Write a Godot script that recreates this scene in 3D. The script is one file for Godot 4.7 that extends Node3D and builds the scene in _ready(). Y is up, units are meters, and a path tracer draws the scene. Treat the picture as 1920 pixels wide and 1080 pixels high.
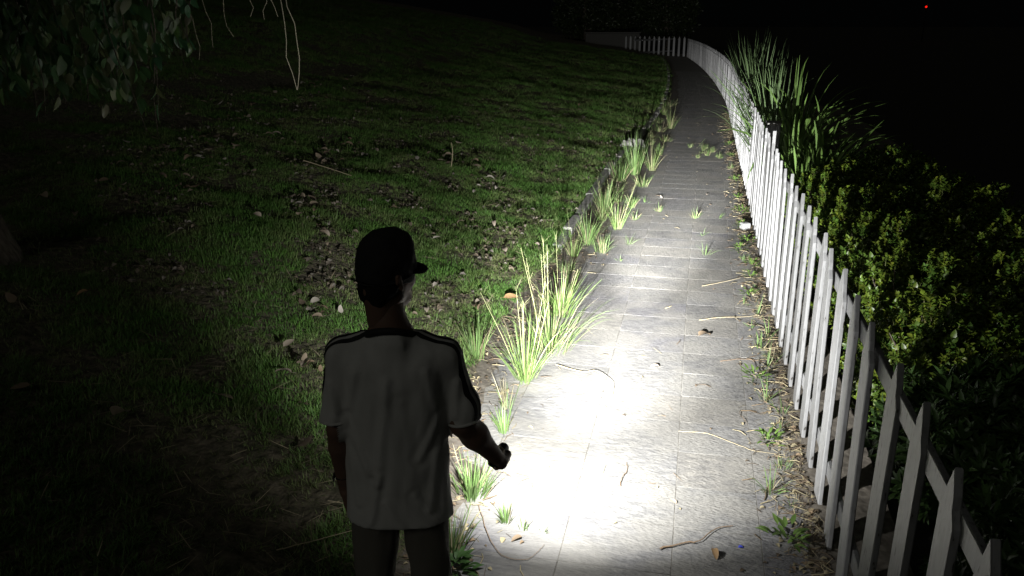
extends Node3D
# A night walk: a person with a flashlight lights a paved garden path beside a white picket fence.

var rng := RandomNumberGenerator.new()
var names := {}
var M := {}

# ------------------------------------------------------------------ geometry collector
class Geo:
	var v := PackedVector3Array()
	var i := PackedInt32Array()
	var c := PackedColorArray()
	var u := PackedVector2Array()
	var u2 := PackedVector2Array()
	var col := Color(1, 1, 1)
	var has_uv := false
	func add(p: Vector3, uv := Vector2.ZERO) -> int:
		v.append(p)
		c.append(col)
		u.append(uv)
		return v.size() - 1
	func t(a: int, b: int, d: int) -> void:
		i.append(a); i.append(b); i.append(d)
	func q(a: int, b: int, d: int, e: int) -> void:
		t(a, b, d); t(a, d, e)
	func face(ps: Array) -> void:            # flat polygon with its own corners
		var n := v.size()
		for p in ps:
			add(p)
		for k in range(1, ps.size() - 1):
			t(n, n + k, n + k + 1)
	func box(ctr: Vector3, size: Vector3, bev := 0.004, b := Basis()) -> void:
		var h := size / 2.0
		var k: float = minf(bev, minf(h.x, minf(h.y, h.z)) * 0.9)
		var P := {}
		for sx in [-1, 1]:
			for sy in [-1, 1]:
				for sz in [-1, 1]:
					P[[sx, sy, sz]] = [
						ctr + b * Vector3(sx * h.x, sy * (h.y - k), sz * (h.z - k)),
						ctr + b * Vector3(sx * (h.x - k), sy * h.y, sz * (h.z - k)),
						ctr + b * Vector3(sx * (h.x - k), sy * (h.y - k), sz * h.z)]
		for s in [-1, 1]:
			_qo([P[[s, -1, -1]][0], P[[s, 1, -1]][0], P[[s, 1, 1]][0], P[[s, -1, 1]][0]], b * Vector3(s, 0, 0))
			_qo([P[[-1, s, -1]][1], P[[1, s, -1]][1], P[[1, s, 1]][1], P[[-1, s, 1]][1]], b * Vector3(0, s, 0))
			_qo([P[[-1, -1, s]][2], P[[1, -1, s]][2], P[[1, 1, s]][2], P[[-1, 1, s]][2]], b * Vector3(0, 0, s))
		for s in [-1, 1]:
			for r in [-1, 1]:
				_qo([P[[s, r, -1]][0], P[[s, r, -1]][1], P[[s, r, 1]][1], P[[s, r, 1]][0]], b * Vector3(s, r, 0))
				_qo([P[[s, -1, r]][0], P[[s, -1, r]][2], P[[s, 1, r]][2], P[[s, 1, r]][0]], b * Vector3(s, 0, r))
				_qo([P[[-1, s, r]][1], P[[-1, s, r]][2], P[[1, s, r]][2], P[[1, s, r]][1]], b * Vector3(0, s, r))
		for key in P:
			_qo(P[key], b * Vector3(key[0], key[1], key[2]))
	func _qo(ps: Array, out: Vector3) -> void:   # wind so that the face looks along out
		var n: Vector3 = (ps[2] - ps[0]).cross(ps[1] - ps[0])
		if n.dot(out) < 0:
			ps = ps.duplicate()
			ps.reverse()
		face(ps)
	func tube(pts: Array, rad: Array, sides := 6, cap := true) -> void:
		var first := v.size()
		var up := Vector3(0.13, 0.31, 0.94).normalized()
		for k in pts.size():
			var d: Vector3 = (pts[mini(k + 1, pts.size() - 1)] - pts[maxi(k - 1, 0)]).normalized()
			var x := d.cross(up)
			if x.length() < 0.05:
				x = d.cross(Vector3.RIGHT)
			x = x.normalized()
			var y := x.cross(d).normalized()
			for s in sides:
				var a := TAU * s / sides
				add(pts[k] + (x * cos(a) + y * sin(a)) * rad[k], Vector2(float(s) / sides, k))
		for k in pts.size() - 1:
			for s in sides:
				var a := first + k * sides + s
				var b := first + k * sides + (s + 1) % sides
				q(a, b, b + sides, a + sides)
		if cap:
			for e in [0, pts.size() - 1]:
				var m := add(pts[e])
				for s in sides:
					var a: int = first + e * sides + s
					var b: int = first + e * sides + (s + 1) % sides
					if e == 0: t(m, b, a)
					else: t(m, a, b)
	func blade(base: Vector3, dir: Vector3, length: float, width: float, droop: float, segs := 4, twist := 0.0) -> void:
		var p := base
		var d := dir.normalized()
		var side := d.cross(Vector3.UP)
		if side.length() < 0.02:
			side = Vector3.RIGHT
		side = side.normalized().rotated(d, twist)
		var first := v.size()
		for k in segs + 1:
			var f := float(k) / segs
			var w := width * (0.7 + 0.9 * f - 1.55 * f * f) * 0.5
			if k == segs:
				add(p)
			else:
				add(p - side * w)
				add(p + side * w)
			p += d * (length / segs)
			d = (d + Vector3(0, -droop / segs * (0.4 + 1.4 * f), 0)).normalized()
		for k in segs:
			var a := first + 2 * k
			if k == segs - 1:
				t(a, a + 1, a + 2)
			else:
				q(a, a + 1, a + 3, a + 2)
	func leaf(base: Vector3, dir: Vector3, nrm: Vector3, length: float, width: float, fold := 0.25, curl := 0.2, segs := 4, tip := 1.0) -> void:
		var d := dir.normalized()
		var side := d.cross(nrm).normalized()
		var n := side.cross(d).normalized()
		var first := v.size()
		var p := base
		for k in segs + 1:
			var f := float(k) / segs
			var w := width * 0.5 * pow(sin(PI * clampf(pow(f, 0.75) * 0.97 + 0.03 * (1.0 - f), 0, 1)), tip)
			if k == segs: w = 0.0
			if k == 0: w = width * 0.04
			add(p - side * w + n * w * fold)
			add(p)
			add(p + side * w + n * w * fold)
			p += d * (length / segs)
			d = (d - n * curl / segs).normalized()
			n = side.cross(d).normalized()
		for k in segs:
			var a := first + 3 * k
			q(a, a + 1, a + 4, a + 3)
			q(a + 1, a + 2, a + 5, a + 4)
	func mesh(with_color := false, with_uv := false) -> ArrayMesh:
		var n := PackedVector3Array()
		n.resize(v.size())
		for k in range(0, i.size(), 3):
			var a := i[k]
			var b := i[k + 1]
			var d := i[k + 2]
			var f := (v[d] - v[a]).cross(v[b] - v[a])
			n[a] += f; n[b] += f; n[d] += f
		for k in n.size():
			n[k] = n[k].normalized() if n[k].length_squared() > 1e-24 else Vector3.UP
		var arr := []
		arr.resize(Mesh.ARRAY_MAX)
		arr[Mesh.ARRAY_VERTEX] = v
		arr[Mesh.ARRAY_NORMAL] = n
		arr[Mesh.ARRAY_INDEX] = i
		if with_color: arr[Mesh.ARRAY_COLOR] = c
		if with_uv:
			arr[Mesh.ARRAY_TEX_UV] = u
			arr[Mesh.ARRAY_TEX_UV2] = u2 if u2.size() == v.size() else u
		var m := ArrayMesh.new()
		m.add_surface_from_arrays(Mesh.PRIMITIVE_TRIANGLES, arr)
		return m

# ------------------------------------------------------------------ scene helpers
func numbered(called: String) -> String:
	var n: int = names.get(called, 0)
	names[called] = n + 1
	return called if n == 0 else "%s_%03d" % [called, n]

func tag(o: Node, label: String, category: String, group := "") -> Node:
	o.set_meta("label", label)
	o.set_meta("category", category)
	if group != "": o.set_meta("group", group)
	return o

func thing(called: String, label: String, category: String, at := Vector3.ZERO, turn := 0.0, group := "") -> Node3D:
	var o := Node3D.new()
	o.name = numbered(called)
	add_child(o)
	o.position = at
	o.rotation.y = turn
	tag(o, label, category, group)
	return o

func put(m: Mesh, called: String, mat: Material, parent: Node = self) -> MeshInstance3D:
	var o := MeshInstance3D.new()
	o.mesh = m
	o.material_override = mat
	o.name = numbered(called) if parent == self else called
	parent.add_child(o, true)
	return o

func structure(o: Node) -> Node:
	o.set_meta("kind", "structure")
	return o

func stuff(o: Node) -> Node:
	o.set_meta("kind", "stuff")
	return o

func many(m: Mesh, called: String, mat: Material, xf: Array, cols: Array, parent: Node = self) -> MultiMeshInstance3D:
	var mm := MultiMesh.new()
	mm.transform_format = MultiMesh.TRANSFORM_3D
	mm.use_colors = cols.size() > 0
	mm.mesh = m
	mm.instance_count = xf.size()
	for k in xf.size():
		mm.set_instance_transform(k, xf[k])
		if cols.size() > 0: mm.set_instance_color(k, cols[k])
	var o := MultiMeshInstance3D.new()
	o.multimesh = mm
	o.material_override = mat
	o.name = numbered(called) if parent == self else called
	parent.add_child(o, true)
	return o

func lin(r: float, g: float, b: float) -> Color:
	return Color(r, g, b).linear_to_srgb()

func mat(r: float, g: float, b: float, rough := 0.8) -> StandardMaterial3D:
	var m := StandardMaterial3D.new()
	m.albedo_color = lin(r, g, b)
	m.roughness = rough
	return m

func vmat(rough := 0.7, back := 0.0) -> StandardMaterial3D:
	var m := StandardMaterial3D.new()
	m.vertex_color_use_as_albedo = true
	m.roughness = rough
	if back > 0.0:
		m.backlight_enabled = true
		m.backlight = Color(back, back, back).linear_to_srgb()
	return m

func noise_tex(freq: float, stops: Array, seed_ := 1, size := 512, octaves := 5, type := FastNoiseLite.TYPE_SIMPLEX_SMOOTH) -> NoiseTexture2D:
	var n := FastNoiseLite.new()
	n.noise_type = type
	n.frequency = freq
	n.seed = seed_
	n.fractal_octaves = octaves
	var t := NoiseTexture2D.new()
	t.width = size
	t.height = size
	t.seamless = true
	t.noise = n
	if stops.size() > 0:
		var g := Gradient.new()
		var off := PackedFloat32Array()
		var cl := PackedColorArray()
		for s in stops:
			off.append(s[0])
			cl.append(s[1])
		g.offsets = off
		g.colors = cl
		t.color_ramp = g
	return t

func bump_tex(freq: float, strength: float, seed_ := 1, size := 512, octaves := 5) -> NoiseTexture2D:
	var t := noise_tex(freq, [], seed_, size, octaves)
	t.as_normal_map = true
	t.bump_strength = strength
	return t

func la(r: float, g: float, b: float, a: float) -> Color:
	var c := lin(r, g, b)
	c.a = a
	return c

# ------------------------------------------------------------------ the layout of the place, in metres; z runs away from the camera as -z
const FENCE := [[-8.0, -0.98], [0.0, 0.77], [3.69, 1.57], [7.57, 2.40], [14.19, 3.86], [21.0, 5.36], [28.2, 6.90], [38.7, 8.85], [50.0, 10.7], [62.0, 12.4], [70.0, 13.4]]
const EDGE := [[-8.0, 1.95], [0.0, 1.95], [3.0, 1.98], [5.0, 2.2], [6.5, 2.28], [9.0, 2.14], [13.7, 2.16], [17.3, 1.98], [26.0, 1.86], [70.0, 1.85]]

func table(a: Array, z: float) -> float:
	var k := 0
	while k < a.size() - 2 and z > a[k + 1][0]:
		k += 1
	var p0 = a[maxi(k - 1, 0)]
	var p1 = a[k]
	var p2 = a[k + 1]
	var p3 = a[mini(k + 2, a.size() - 1)]
	var h: float = p2[0] - p1[0]
	var f: float = clampf((z - p1[0]) / h, 0.0, 1.0)
	var m1: float = (p2[1] - p0[1]) / maxf(p2[0] - p0[0], 0.01) * h
	var m2: float = (p3[1] - p1[1]) / maxf(p3[0] - p1[0], 0.01) * h
	var f2 := f * f
	var f3 := f2 * f
	return (2 * f3 - 3 * f2 + 1) * p1[1] + (f3 - 2 * f2 + f) * m1 + (-2 * f3 + 3 * f2) * p2[1] + (f3 - f2) * m2

func fence_x(z: float) -> float:
	return table(FENCE, z)

func along(z: float) -> Vector3:                 # direction of the path at depth z
	var d := fence_x(z + 0.2) - fence_x(z - 0.2)
	return Vector3(d, 0, -0.4).normalized()

func pp(z: float, t: float, y := 0.0) -> Vector3:   # t metres left of the fence line
	var d := along(z)
	var left := Vector3(d.z, 0, -d.x)
	return Vector3(fence_x(z), y, -z) + left * t

var und := FastNoiseLite.new()
var patch := FastNoiseLite.new()
func lawn_y(x: float, z: float, dist: float) -> float:
	var k := clampf(dist / 0.5, 0.0, 1.0)
	return 0.03 + 0.05 * smoothstep(4.0, 8.0, z) + (0.035 * und.get_noise_2d(x * 3.0, z * 3.0) + 0.10 * und.get_noise_2d(x * 0.6, z * 0.6)) * k + 0.14 * clampf(dist - 0.3, 0.0, 11.7) + 0.16 * maxf(dist - 8.0, 0.0)

func lawn_at(x: float, z: float) -> Vector3:
	var d := along(z)
	var dist := (fence_x(z) - x) * absf(d.z) - table(EDGE, z)
	return Vector3(x, lawn_y(x, z, dist), -z)

func _ready() -> void:
	rng.seed = 20240
	und.seed = 5
	und.frequency = 0.5
	und.fractal_octaves = 3
	patch.seed = 11
	patch.frequency = 0.9
	patch.fractal_octaves = 3
	camera_and_light()
	materials()
	ground_and_path()
	lawn()
	fence()
	far_end()
	hedge()
	tall_plants()
	tree()
	weeds()
	litter()
	person()
	flashlight()

# ------------------------------------------------------------------ camera, night sky, added fill from behind
func camera_and_light() -> void:
	var cam := Camera3D.new()
	cam.name = "camera"
	cam.position = Vector3(0, 2.47, 0)
	cam.rotation_degrees = Vector3(-17.35, 0, 0)
	cam.fov = rad_to_deg(2.0 * atan(540.0 / 1600.0))
	cam.near = 0.05
	cam.far = 900.0
	add_child(cam)
	var e := Environment.new()
	e.background_mode = Environment.BG_SKY
	var sm := ProceduralSkyMaterial.new()
	sm.sky_top_color = lin(0.0006, 0.0007, 0.0007)
	sm.sky_horizon_color = lin(0.0006, 0.0007, 0.0007)
	sm.ground_bottom_color = lin(0.0004, 0.0004, 0.0004)
	sm.ground_horizon_color = lin(0.0006, 0.0007, 0.0007)
	var sky := Sky.new()
	sky.sky_material = sm
	e.sky = sky
	e.tonemap_mode = Environment.TONE_MAPPER_LINEAR
	e.tonemap_exposure = 1.0
	e.sdfgi_enabled = true
	e.ssao_enabled = true
	e.ssil_enabled = true
	var we := WorldEnvironment.new()
	we.name = "environment"
	we.environment = e
	add_child(we)
	var back_fill := DirectionalLight3D.new()           # added faint fill from behind the camera, source unseen: back of shirt, near lawn
	back_fill.name = "back_fill_light"
	back_fill.light_energy = 0.032
	back_fill.light_color = Color(1.0, 0.995, 0.95)
	back_fill.light_angular_distance = 20.0
	back_fill.shadow_enabled = true
	back_fill.sky_mode = DirectionalLight3D.SKY_MODE_LIGHT_ONLY
	back_fill.rotation_degrees = Vector3(-34, -34, 0)
	add_child(back_fill)

# ------------------------------------------------------------------ materials
func materials() -> void:
	var streak := noise_tex(0.018, [[0.0, lin(0.125, 0.125, 0.126)], [0.4, lin(0.185, 0.185, 0.183)], [0.6, lin(0.215, 0.213, 0.207)], [1.0, lin(0.29, 0.284, 0.268)]], 3, 1024, 6)
	var dust := noise_tex(0.006, [[0.0, la(0.22, 0.214, 0.195, 0.0)], [0.36, la(0.22, 0.214, 0.195, 0.1)], [0.6, la(0.24, 0.233, 0.212, 0.55)], [1.0, la(0.27, 0.262, 0.24, 0.75)]], 8, 1024, 6)
	var rel := bump_tex(0.05, 8.0, 21, 1024, 5)
	M.slab = []
	for k in 5:
		var m := StandardMaterial3D.new()
		var g: float = [1.0, 0.94, 1.0, 0.97, 0.9][k]
		m.albedo_color = Color(g, g * [1.0, 1.0, 0.99, 1.0, 1.0][k], g * [1.0, 1.03, 0.97, 1.01, 1.0][k]).clamp(Color.BLACK, Color(1, 1, 1))
		m.albedo_texture = streak
		m.uv1_scale = Vector3(0.45, 1.3, 1)
		m.uv1_offset = Vector3(0.17 * k, 0.31 * k, 0)
		m.normal_enabled = true
		m.normal_texture = rel
		m.normal_scale = 0.45
		m.detail_enabled = true
		m.detail_albedo = dust
		m.detail_uv_layer = BaseMaterial3D.DETAIL_UV_2
		m.uv2_scale = Vector3(0.28, 0.34, 1)
		m.roughness = 0.85
		m.metallic_specular = 0.3
		M.slab.append(m)
	var so := StandardMaterial3D.new()
	so.albedo_texture = noise_tex(0.02, [[0.0, lin(0.07, 0.06, 0.047)], [0.5, lin(0.125, 0.11, 0.09)], [1.0, lin(0.20, 0.182, 0.15)]], 31, 1024, 6)
	so.uv1_triplanar = true
	so.uv1_world_triplanar = true
	so.uv1_scale = Vector3(0.7, 0.7, 0.7)
	so.normal_enabled = true
	so.normal_texture = bump_tex(0.03, 4.0, 33, 512, 6)
	so.normal_scale = 0.6
	so.roughness = 0.95
	M.soil = so
	var sd := so.duplicate() as StandardMaterial3D
	sd.albedo_texture = noise_tex(0.03, [[0.0, lin(0.07, 0.067, 0.058)], [0.45, lin(0.14, 0.134, 0.118)], [1.0, lin(0.21, 0.20, 0.18)]], 35, 512, 5)
	sd.uv1_scale = Vector3(1.5, 1.5, 1.5)
	M.sand = sd
	var lw := StandardMaterial3D.new()
	lw.albedo_texture = noise_tex(0.015, [[0.0, lin(0.030, 0.035, 0.014)], [0.5, lin(0.085, 0.075, 0.048)], [1.0, lin(0.19, 0.16, 0.115)]], 41, 1024, 6)
	lw.uv1_triplanar = true
	lw.uv1_world_triplanar = true
	lw.uv1_scale = Vector3(0.5, 0.5, 0.5)
	lw.normal_enabled = true
	lw.normal_texture = bump_tex(0.04, 8.0, 43, 512, 5)
	lw.roughness = 0.95
	M.lawn_soil = lw
	M.ground = mat(0.02, 0.02, 0.014, 0.95)
	var kb := so.duplicate() as StandardMaterial3D
	kb.albedo_texture = noise_tex(0.02, [[0.0, lin(0.15, 0.15, 0.145)], [0.55, lin(0.27, 0.265, 0.25)], [1.0, lin(0.38, 0.37, 0.35)]], 51, 512, 6)
	kb.uv1_scale = Vector3(1.3, 1.3, 1.3)
	kb.normal_scale = 0.5
	M.concrete = kb
	var dc := kb.duplicate() as StandardMaterial3D
	dc.albedo_color = lin(0.3, 0.3, 0.29)
	M.dark_concrete = dc
	M.paint = []
	for k in 3:
		var pw := StandardMaterial3D.new()
		var g: float = [0.71, 0.64, 0.75][k]
		pw.albedo_color = Color(g, g, g * 1.0)
		pw.albedo_texture = noise_tex(0.012, [[0.0, lin(0.06, 0.055, 0.05)], [0.16, lin(0.12, 0.11, 0.10)], [0.21, lin(0.48, 0.48, 0.48)], [0.5, lin(0.58, 0.59, 0.60)], [1.0, lin(0.66, 0.66, 0.67)]], 61 + k, 1024, 5)
		pw.uv1_triplanar = true
		pw.uv1_scale = Vector3(3.0, 0.8, 3.0)
		pw.uv1_offset = Vector3(0.3 * k, 0.17 * k, 0.4 * k)
		pw.normal_enabled = true
		pw.normal_texture = bump_tex(0.02, 2.0, 71, 512, 4)
		pw.normal_scale = 0.35
		pw.roughness = 0.42
		M.paint.append(pw)
	M.grass = vmat(0.6, 0.35)
	M.leafy = vmat(0.42, 0.25)
	M.gloss_leaf = vmat(0.3, 0.15)
	M.dry = vmat(0.85, 0.15)
	var bk := StandardMaterial3D.new()
	bk.albedo_texture = noise_tex(0.02, [[0.0, lin(0.05, 0.042, 0.032)], [0.5, lin(0.13, 0.11, 0.085)], [1.0, lin(0.24, 0.21, 0.17)]], 81, 512, 6)
	bk.uv1_triplanar = true
	bk.uv1_scale = Vector3(2.4, 0.8, 2.4)
	bk.normal_enabled = true
	bk.normal_texture = bump_tex(0.03, 10.0, 83, 512, 5)
	bk.roughness = 0.9
	M.bark = bk
	var skin := mat(0.20, 0.12, 0.085, 0.6)
	skin.subsurf_scatter_enabled = true
	skin.subsurf_scatter_strength = 0.15
	M.skin = skin
	var weave := bump_tex(0.12, 3.0, 91, 512, 3)
	var sh := mat(0.64, 0.64, 0.615, 0.9)
	sh.normal_enabled = true
	sh.normal_texture = weave
	sh.normal_scale = 0.25
	sh.uv1_triplanar = true
	sh.uv1_scale = Vector3(4, 4, 4)
	M.shirt = sh
	var tr := sh.duplicate() as StandardMaterial3D
	tr.albedo_color = lin(0.17, 0.16, 0.135)
	M.trousers = tr
	M.black = mat(0.018, 0.018, 0.018, 0.8)
	var cp := sh.duplicate() as StandardMaterial3D
	cp.albedo_color = lin(0.022, 0.023, 0.022)
	M.cap = cp
	M.hair = mat(0.010, 0.009, 0.008, 0.95)
	M.metal = mat(0.30, 0.30, 0.30, 0.3)
	M.metal.metallic = 0.9
	M.anodised = mat(0.02, 0.02, 0.021, 0.35)
	M.anodised.metallic = 0.6

# ------------------------------------------------------------------ ground, paved path, kerb, soil
func strip(z0: float, z1: float, t0, t1, nt: int, y: Callable, step0 := 0.12) -> Geo:   # a ribbon that follows the path
	var g := Geo.new()
	var zs := []
	var z := z0
	while z < z1:
		zs.append(z)
		z += step0 * clampf(z / 7.0, 1.0, 8.0)
	zs.append(z1)
	for zz in zs:
		var a: float = t0.call(zz) if t0 is Callable else float(t0)
		var b: float = t1.call(zz) if t1 is Callable else float(t1)
		for k in nt + 1:
			var f := float(k) / nt
			var p := pp(zz, lerpf(a, b, f))
			p.y = y.call(p.x, zz, f)
			g.add(p, Vector2(lerpf(a, b, f), zz))
	for r in zs.size() - 1:
		for k in nt:
			var n := r * (nt + 1) + k
			g.q(n, n + nt + 1, n + nt + 2, n + 1)
	return g

func ground_and_path() -> void:
	var g := Geo.new()
	for p in [Vector3(-260, -0.06, 60), Vector3(260, -0.06, 60), Vector3(260, -0.06, -420), Vector3(-260, -0.06, -420)]:
		g.add(p)
	g.q(0, 1, 2, 3)
	structure(put(g.mesh(), "ground", M.ground))
	# bed of sand and earth under the slabs
	var path := Node3D.new()
	path.name = "path"
	add_child(path)
	structure(path)
	var bed := strip(-3.0, 72.0, 0.02, func(z): return table(EDGE, z) + 0.12, 6, func(x, z, _f): return -0.0014 + 0.0005 * und.get_noise_2d(x * 9.0, z * 9.0), 0.3)
	put(bed.mesh(), "sand_bed", M.sand, path)
	# slabs of 0.53 by 0.27, one by one as far as they can be told apart
	var cols := [0.09, 0.32, 0.75, 1.285, 1.82, 2.26]
	var count := 0
	var far := Geo.new()
	var sr := RandomNumberGenerator.new()
	sr.seed = 77
	var z := 2.05
	while z < 70.0:
		var z1 := z + 0.40
		for k in 5:
			var t0: float = cols[k] + 0.0022
			var t1: float = minf(cols[k + 1], table(EDGE, z) + 0.02) - 0.0022
			if t1 - t0 < 0.06 or (k == 4 and sr.randf() < 0.2):
				continue
			var b := Geo.new() if count < 300 else far
			var dy := sr.randf_range(-0.0003, 0.0003)
			var tilt := sr.randf_range(-0.0002, 0.0002)
			if z < 45.0:
				slab(b, z + 0.002, z1 - 0.002, t0, t1, dy, tilt)
			if count < 300:
				put(b.mesh(false, true), "slab", M.slab[[0, 0, 1, 2, 3, 0, 4][sr.randi() % 7]], path)
				count += 1
		z = z1
	stuff(put(far.mesh(false, true), "far_slabs", M.slab[0], path))
	# earth that has crept over both edges
	var right := strip(-3.0, 70.0, -0.35, func(z): return 0.13 + 0.09 * und.get_noise_1d(z * 4.0) + 0.05 * und.get_noise_1d(z * 15.0), 9, func(x, z, f): return lerpf(0.03, -0.006, pow(f, 1.6)) + (1.0 - f) * 0.03 * und.get_noise_2d(x * 8.0, z * 8.0), 0.09)
	structure(put(right.mesh(), "soil_strip", M.soil))
	var left := strip(-3.0, 70.0, func(z): return 1.80 - 0.40 * smoothstep(7.0, 17.0, z) + 0.16 * und.get_noise_1d(z * 2.5 + 50.0) + 0.08 * und.get_noise_1d(z * 9.0) + 0.26 * smoothstep(7.0, 6.0, z) * smoothstep(3.9, 4.5, z), func(z): return table(EDGE, z) + 0.2, 8, func(x, z, f): return lerpf(-0.006, 0.035, f) + f * 0.03 * und.get_noise_2d(x * 8.0, z * 8.0), 0.09)
	structure(put(left.mesh(), "soil_strip", M.soil))
	# kerb stones that hold the lawn
	var kerb := Node3D.new()
	kerb.name = "kerb"
	add_child(kerb)
	structure(kerb)
	var kz := 6.6
	while kz < 60.0:
		var ln := 0.72
		var d := along(kz)
		var kg := Geo.new()
		var up := 0.02 + 0.11 * smoothstep(6.2, 9.5, kz)
		kg.box(Vector3.ZERO, Vector3(0.11, 0.2, ln - 0.012), 0.012)
		var o := put(kg.mesh(), "kerb_stone", M.concrete, kerb)
		o.position = pp(kz + ln / 2, table(EDGE, kz) + 0.06, up - 0.1 + sr.randf_range(-0.012, 0.012))
		o.rotation = Vector3(sr.randf_range(-0.01, 0.01), atan2(-d.x, -d.z) + sr.randf_range(-0.02, 0.02), sr.randf_range(-0.05, 0.05))
		kz += ln * absf(d.z)

func slab(g: Geo, z0: float, z1: float, t0: float, t1: float, dy: float, tilt: float) -> void:
	var c := [pp(z0, t0), pp(z0, t1), pp(z1, t1), pp(z1, t0)]
	var uv := [Vector2(t0, z0), Vector2(t1, z0), Vector2(t1, z1), Vector2(t0, z1)]
	var mid: Vector3 = (c[0] + c[1] + c[2] + c[3]) / 4.0
	var muv := Vector2((t0 + t1) / 2, (z0 + z1) / 2)
	var n := g.v.size()
	for lay in 3:                                   # foot, arris, top
		for k in 4:
			var p: Vector3 = c[k]
			var uu: Vector2 = uv[k]
			if lay == 2:
				p = p.move_toward(mid, 0.0012)
				uu = uu.move_toward(muv, 0.0012)
			p.y = dy + tilt * (1.0 if k < 2 else -1.0) + [-0.04, -0.0012, 0.0][lay]
			g.add(p, uu)
	for k in 4:
		var j := (k + 1) % 4
		g.q(n + k, n + j, n + 4 + j, n + 4 + k)
		g.q(n + 4 + k, n + 4 + j, n + 8 + j, n + 8 + k)
	var m := g.v.size()                              # flat top with its own corners
	for k in 4:
		g.add(g.v[n + 8 + k], g.u[n + 8 + k])
	g.q(m, m + 1, m + 2, m + 3)

# ------------------------------------------------------------------ lawn
func lawn() -> void:
	var g := Geo.new()
	var offs := [0.0, 0.06, 0.15, 0.3, 0.5, 0.75, 1.0, 1.3, 1.6, 2.0, 2.4, 2.9, 3.5, 4.2, 5.0, 6.0, 7.5, 9.0, 11.0, 14.0, 18.0, 24.0, 32.0, 45.0]
	var zs := []
	var z := -4.0
	while z < 110.0:
		zs.append(z)
		z += clampf(z * 0.025, 0.16, 3.0)
	for zz in zs:
		for o in offs:
			var p := pp(zz, table(EDGE, zz) + o)
			p = lawn_at(p.x, -p.z) - Vector3(0, 0.05 if o == 0.0 else 0.0, 0)
			g.add(p)
	for r in zs.size() - 1:
		for k in offs.size() - 1:
			var n: int = r * offs.size() + k
			g.q(n, n + offs.size(), n + offs.size() + 1, n + 1)
	structure(put(g.mesh(), "lawn_ground", M.lawn_soil))
	# grass: clumps of blades
	var lr := RandomNumberGenerator.new()
	lr.seed = 404
	var clumps := []
	for kind in 4:
		var c := Geo.new()
		var n := 16 if kind < 3 else 7
		for k in n:
			var a := lr.randf() * TAU
			var r := sqrt(lr.randf()) * 0.05
			var lean := lr.randf_range(0.2, 1.7)
			var b := lr.randf_range(0.75, 1.25)
			c.col = Color(b * lr.randf_range(0.85, 1.2), b, b * lr.randf_range(0.75, 1.1))
			if lr.randf() < 0.2: c.col = Color(2.2, 1.3, 2.0) * b
			c.blade(Vector3(cos(a) * r, -0.01, sin(a) * r), Vector3(cos(a + 0.7) * lean, 1, sin(a + 0.7) * lean), lr.randf_range(0.03, 0.075) * (1.0 if kind < 3 else 1.8), lr.randf_range(0.004, 0.0065), lr.randf_range(0.5, 1.6), 3, lr.randf_range(-0.6, 0.6))
		clumps.append(c.mesh(true))
	var xf := [[], [], [], []]
	var cl := [[], [], [], []]
	# [z0, z1, clumps per square metre, scale]
	for band in [[1.6, 7.0, 560.0, 1.0], [7.0, 13.0, 520.0, 1.05], [13.0, 22.0, 250.0, 1.35], [22.0, 38.0, 90.0, 1.9], [38.0, 62.0, 26.0, 2.6]]:
		var zz: float = band[0]
		while zz < band[1]:
			var dz := 0.25 * float(band[3])
			var e := table(EDGE, zz)
			var x1 := fence_x(zz) - e / absf(along(zz).z)
			var x0 := -(zz * 0.66 + 1.2)
			var n := int((x1 - x0) * dz * float(band[2]))
			for k in n:
				var zk := zz + lr.randf() * dz
				var x := lerpf(x0, x1, lr.randf())
				var dens := patch.get_noise_2d(x, zk) + 0.35 * patch.get_noise_2d(x * 4.0 + 90.0, zk * 4.0)
				if dens < -0.22 and lr.randf() < 0.6:
					continue
				var p := lawn_at(x, zk)
				var s: float = float(band[3]) * lr.randf_range(0.7, 1.25) * (1.0 if dens > -0.1 else 0.75)
				var b := Basis(Vector3.UP, lr.randf() * TAU).scaled(Vector3(s, s * lr.randf_range(0.7, 1.2), s))
				var kind := lr.randi() % 3 if lr.randf() > 0.04 else 3
				xf[kind].append(Transform3D(b, p))
				var dry := clampf(0.42 - dens * 1.1 + lr.randf_range(-0.25, 0.25), 0.0, 1.0)
				var c := Color(0.088, 0.20, 0.038).lerp(Color(0.22, 0.23, 0.11), dry * 0.7) * lr.randf_range(0.75, 1.3)
				cl[kind].append(Color(c.r, c.g, c.b))
			zz += dz
	for kind in 4:
		var o := many(clumps[kind], "lawn_grass", M.grass, xf[kind], cl[kind])
		tag(o, ["short green mown grass covering the lawn beside the path", "fine green grass blades thick on the lawn", "short mixed green and straw grass blades on the lawn", "longer loose grass stalks standing out of the lawn"][kind], "grass")
		stuff(o)

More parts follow.
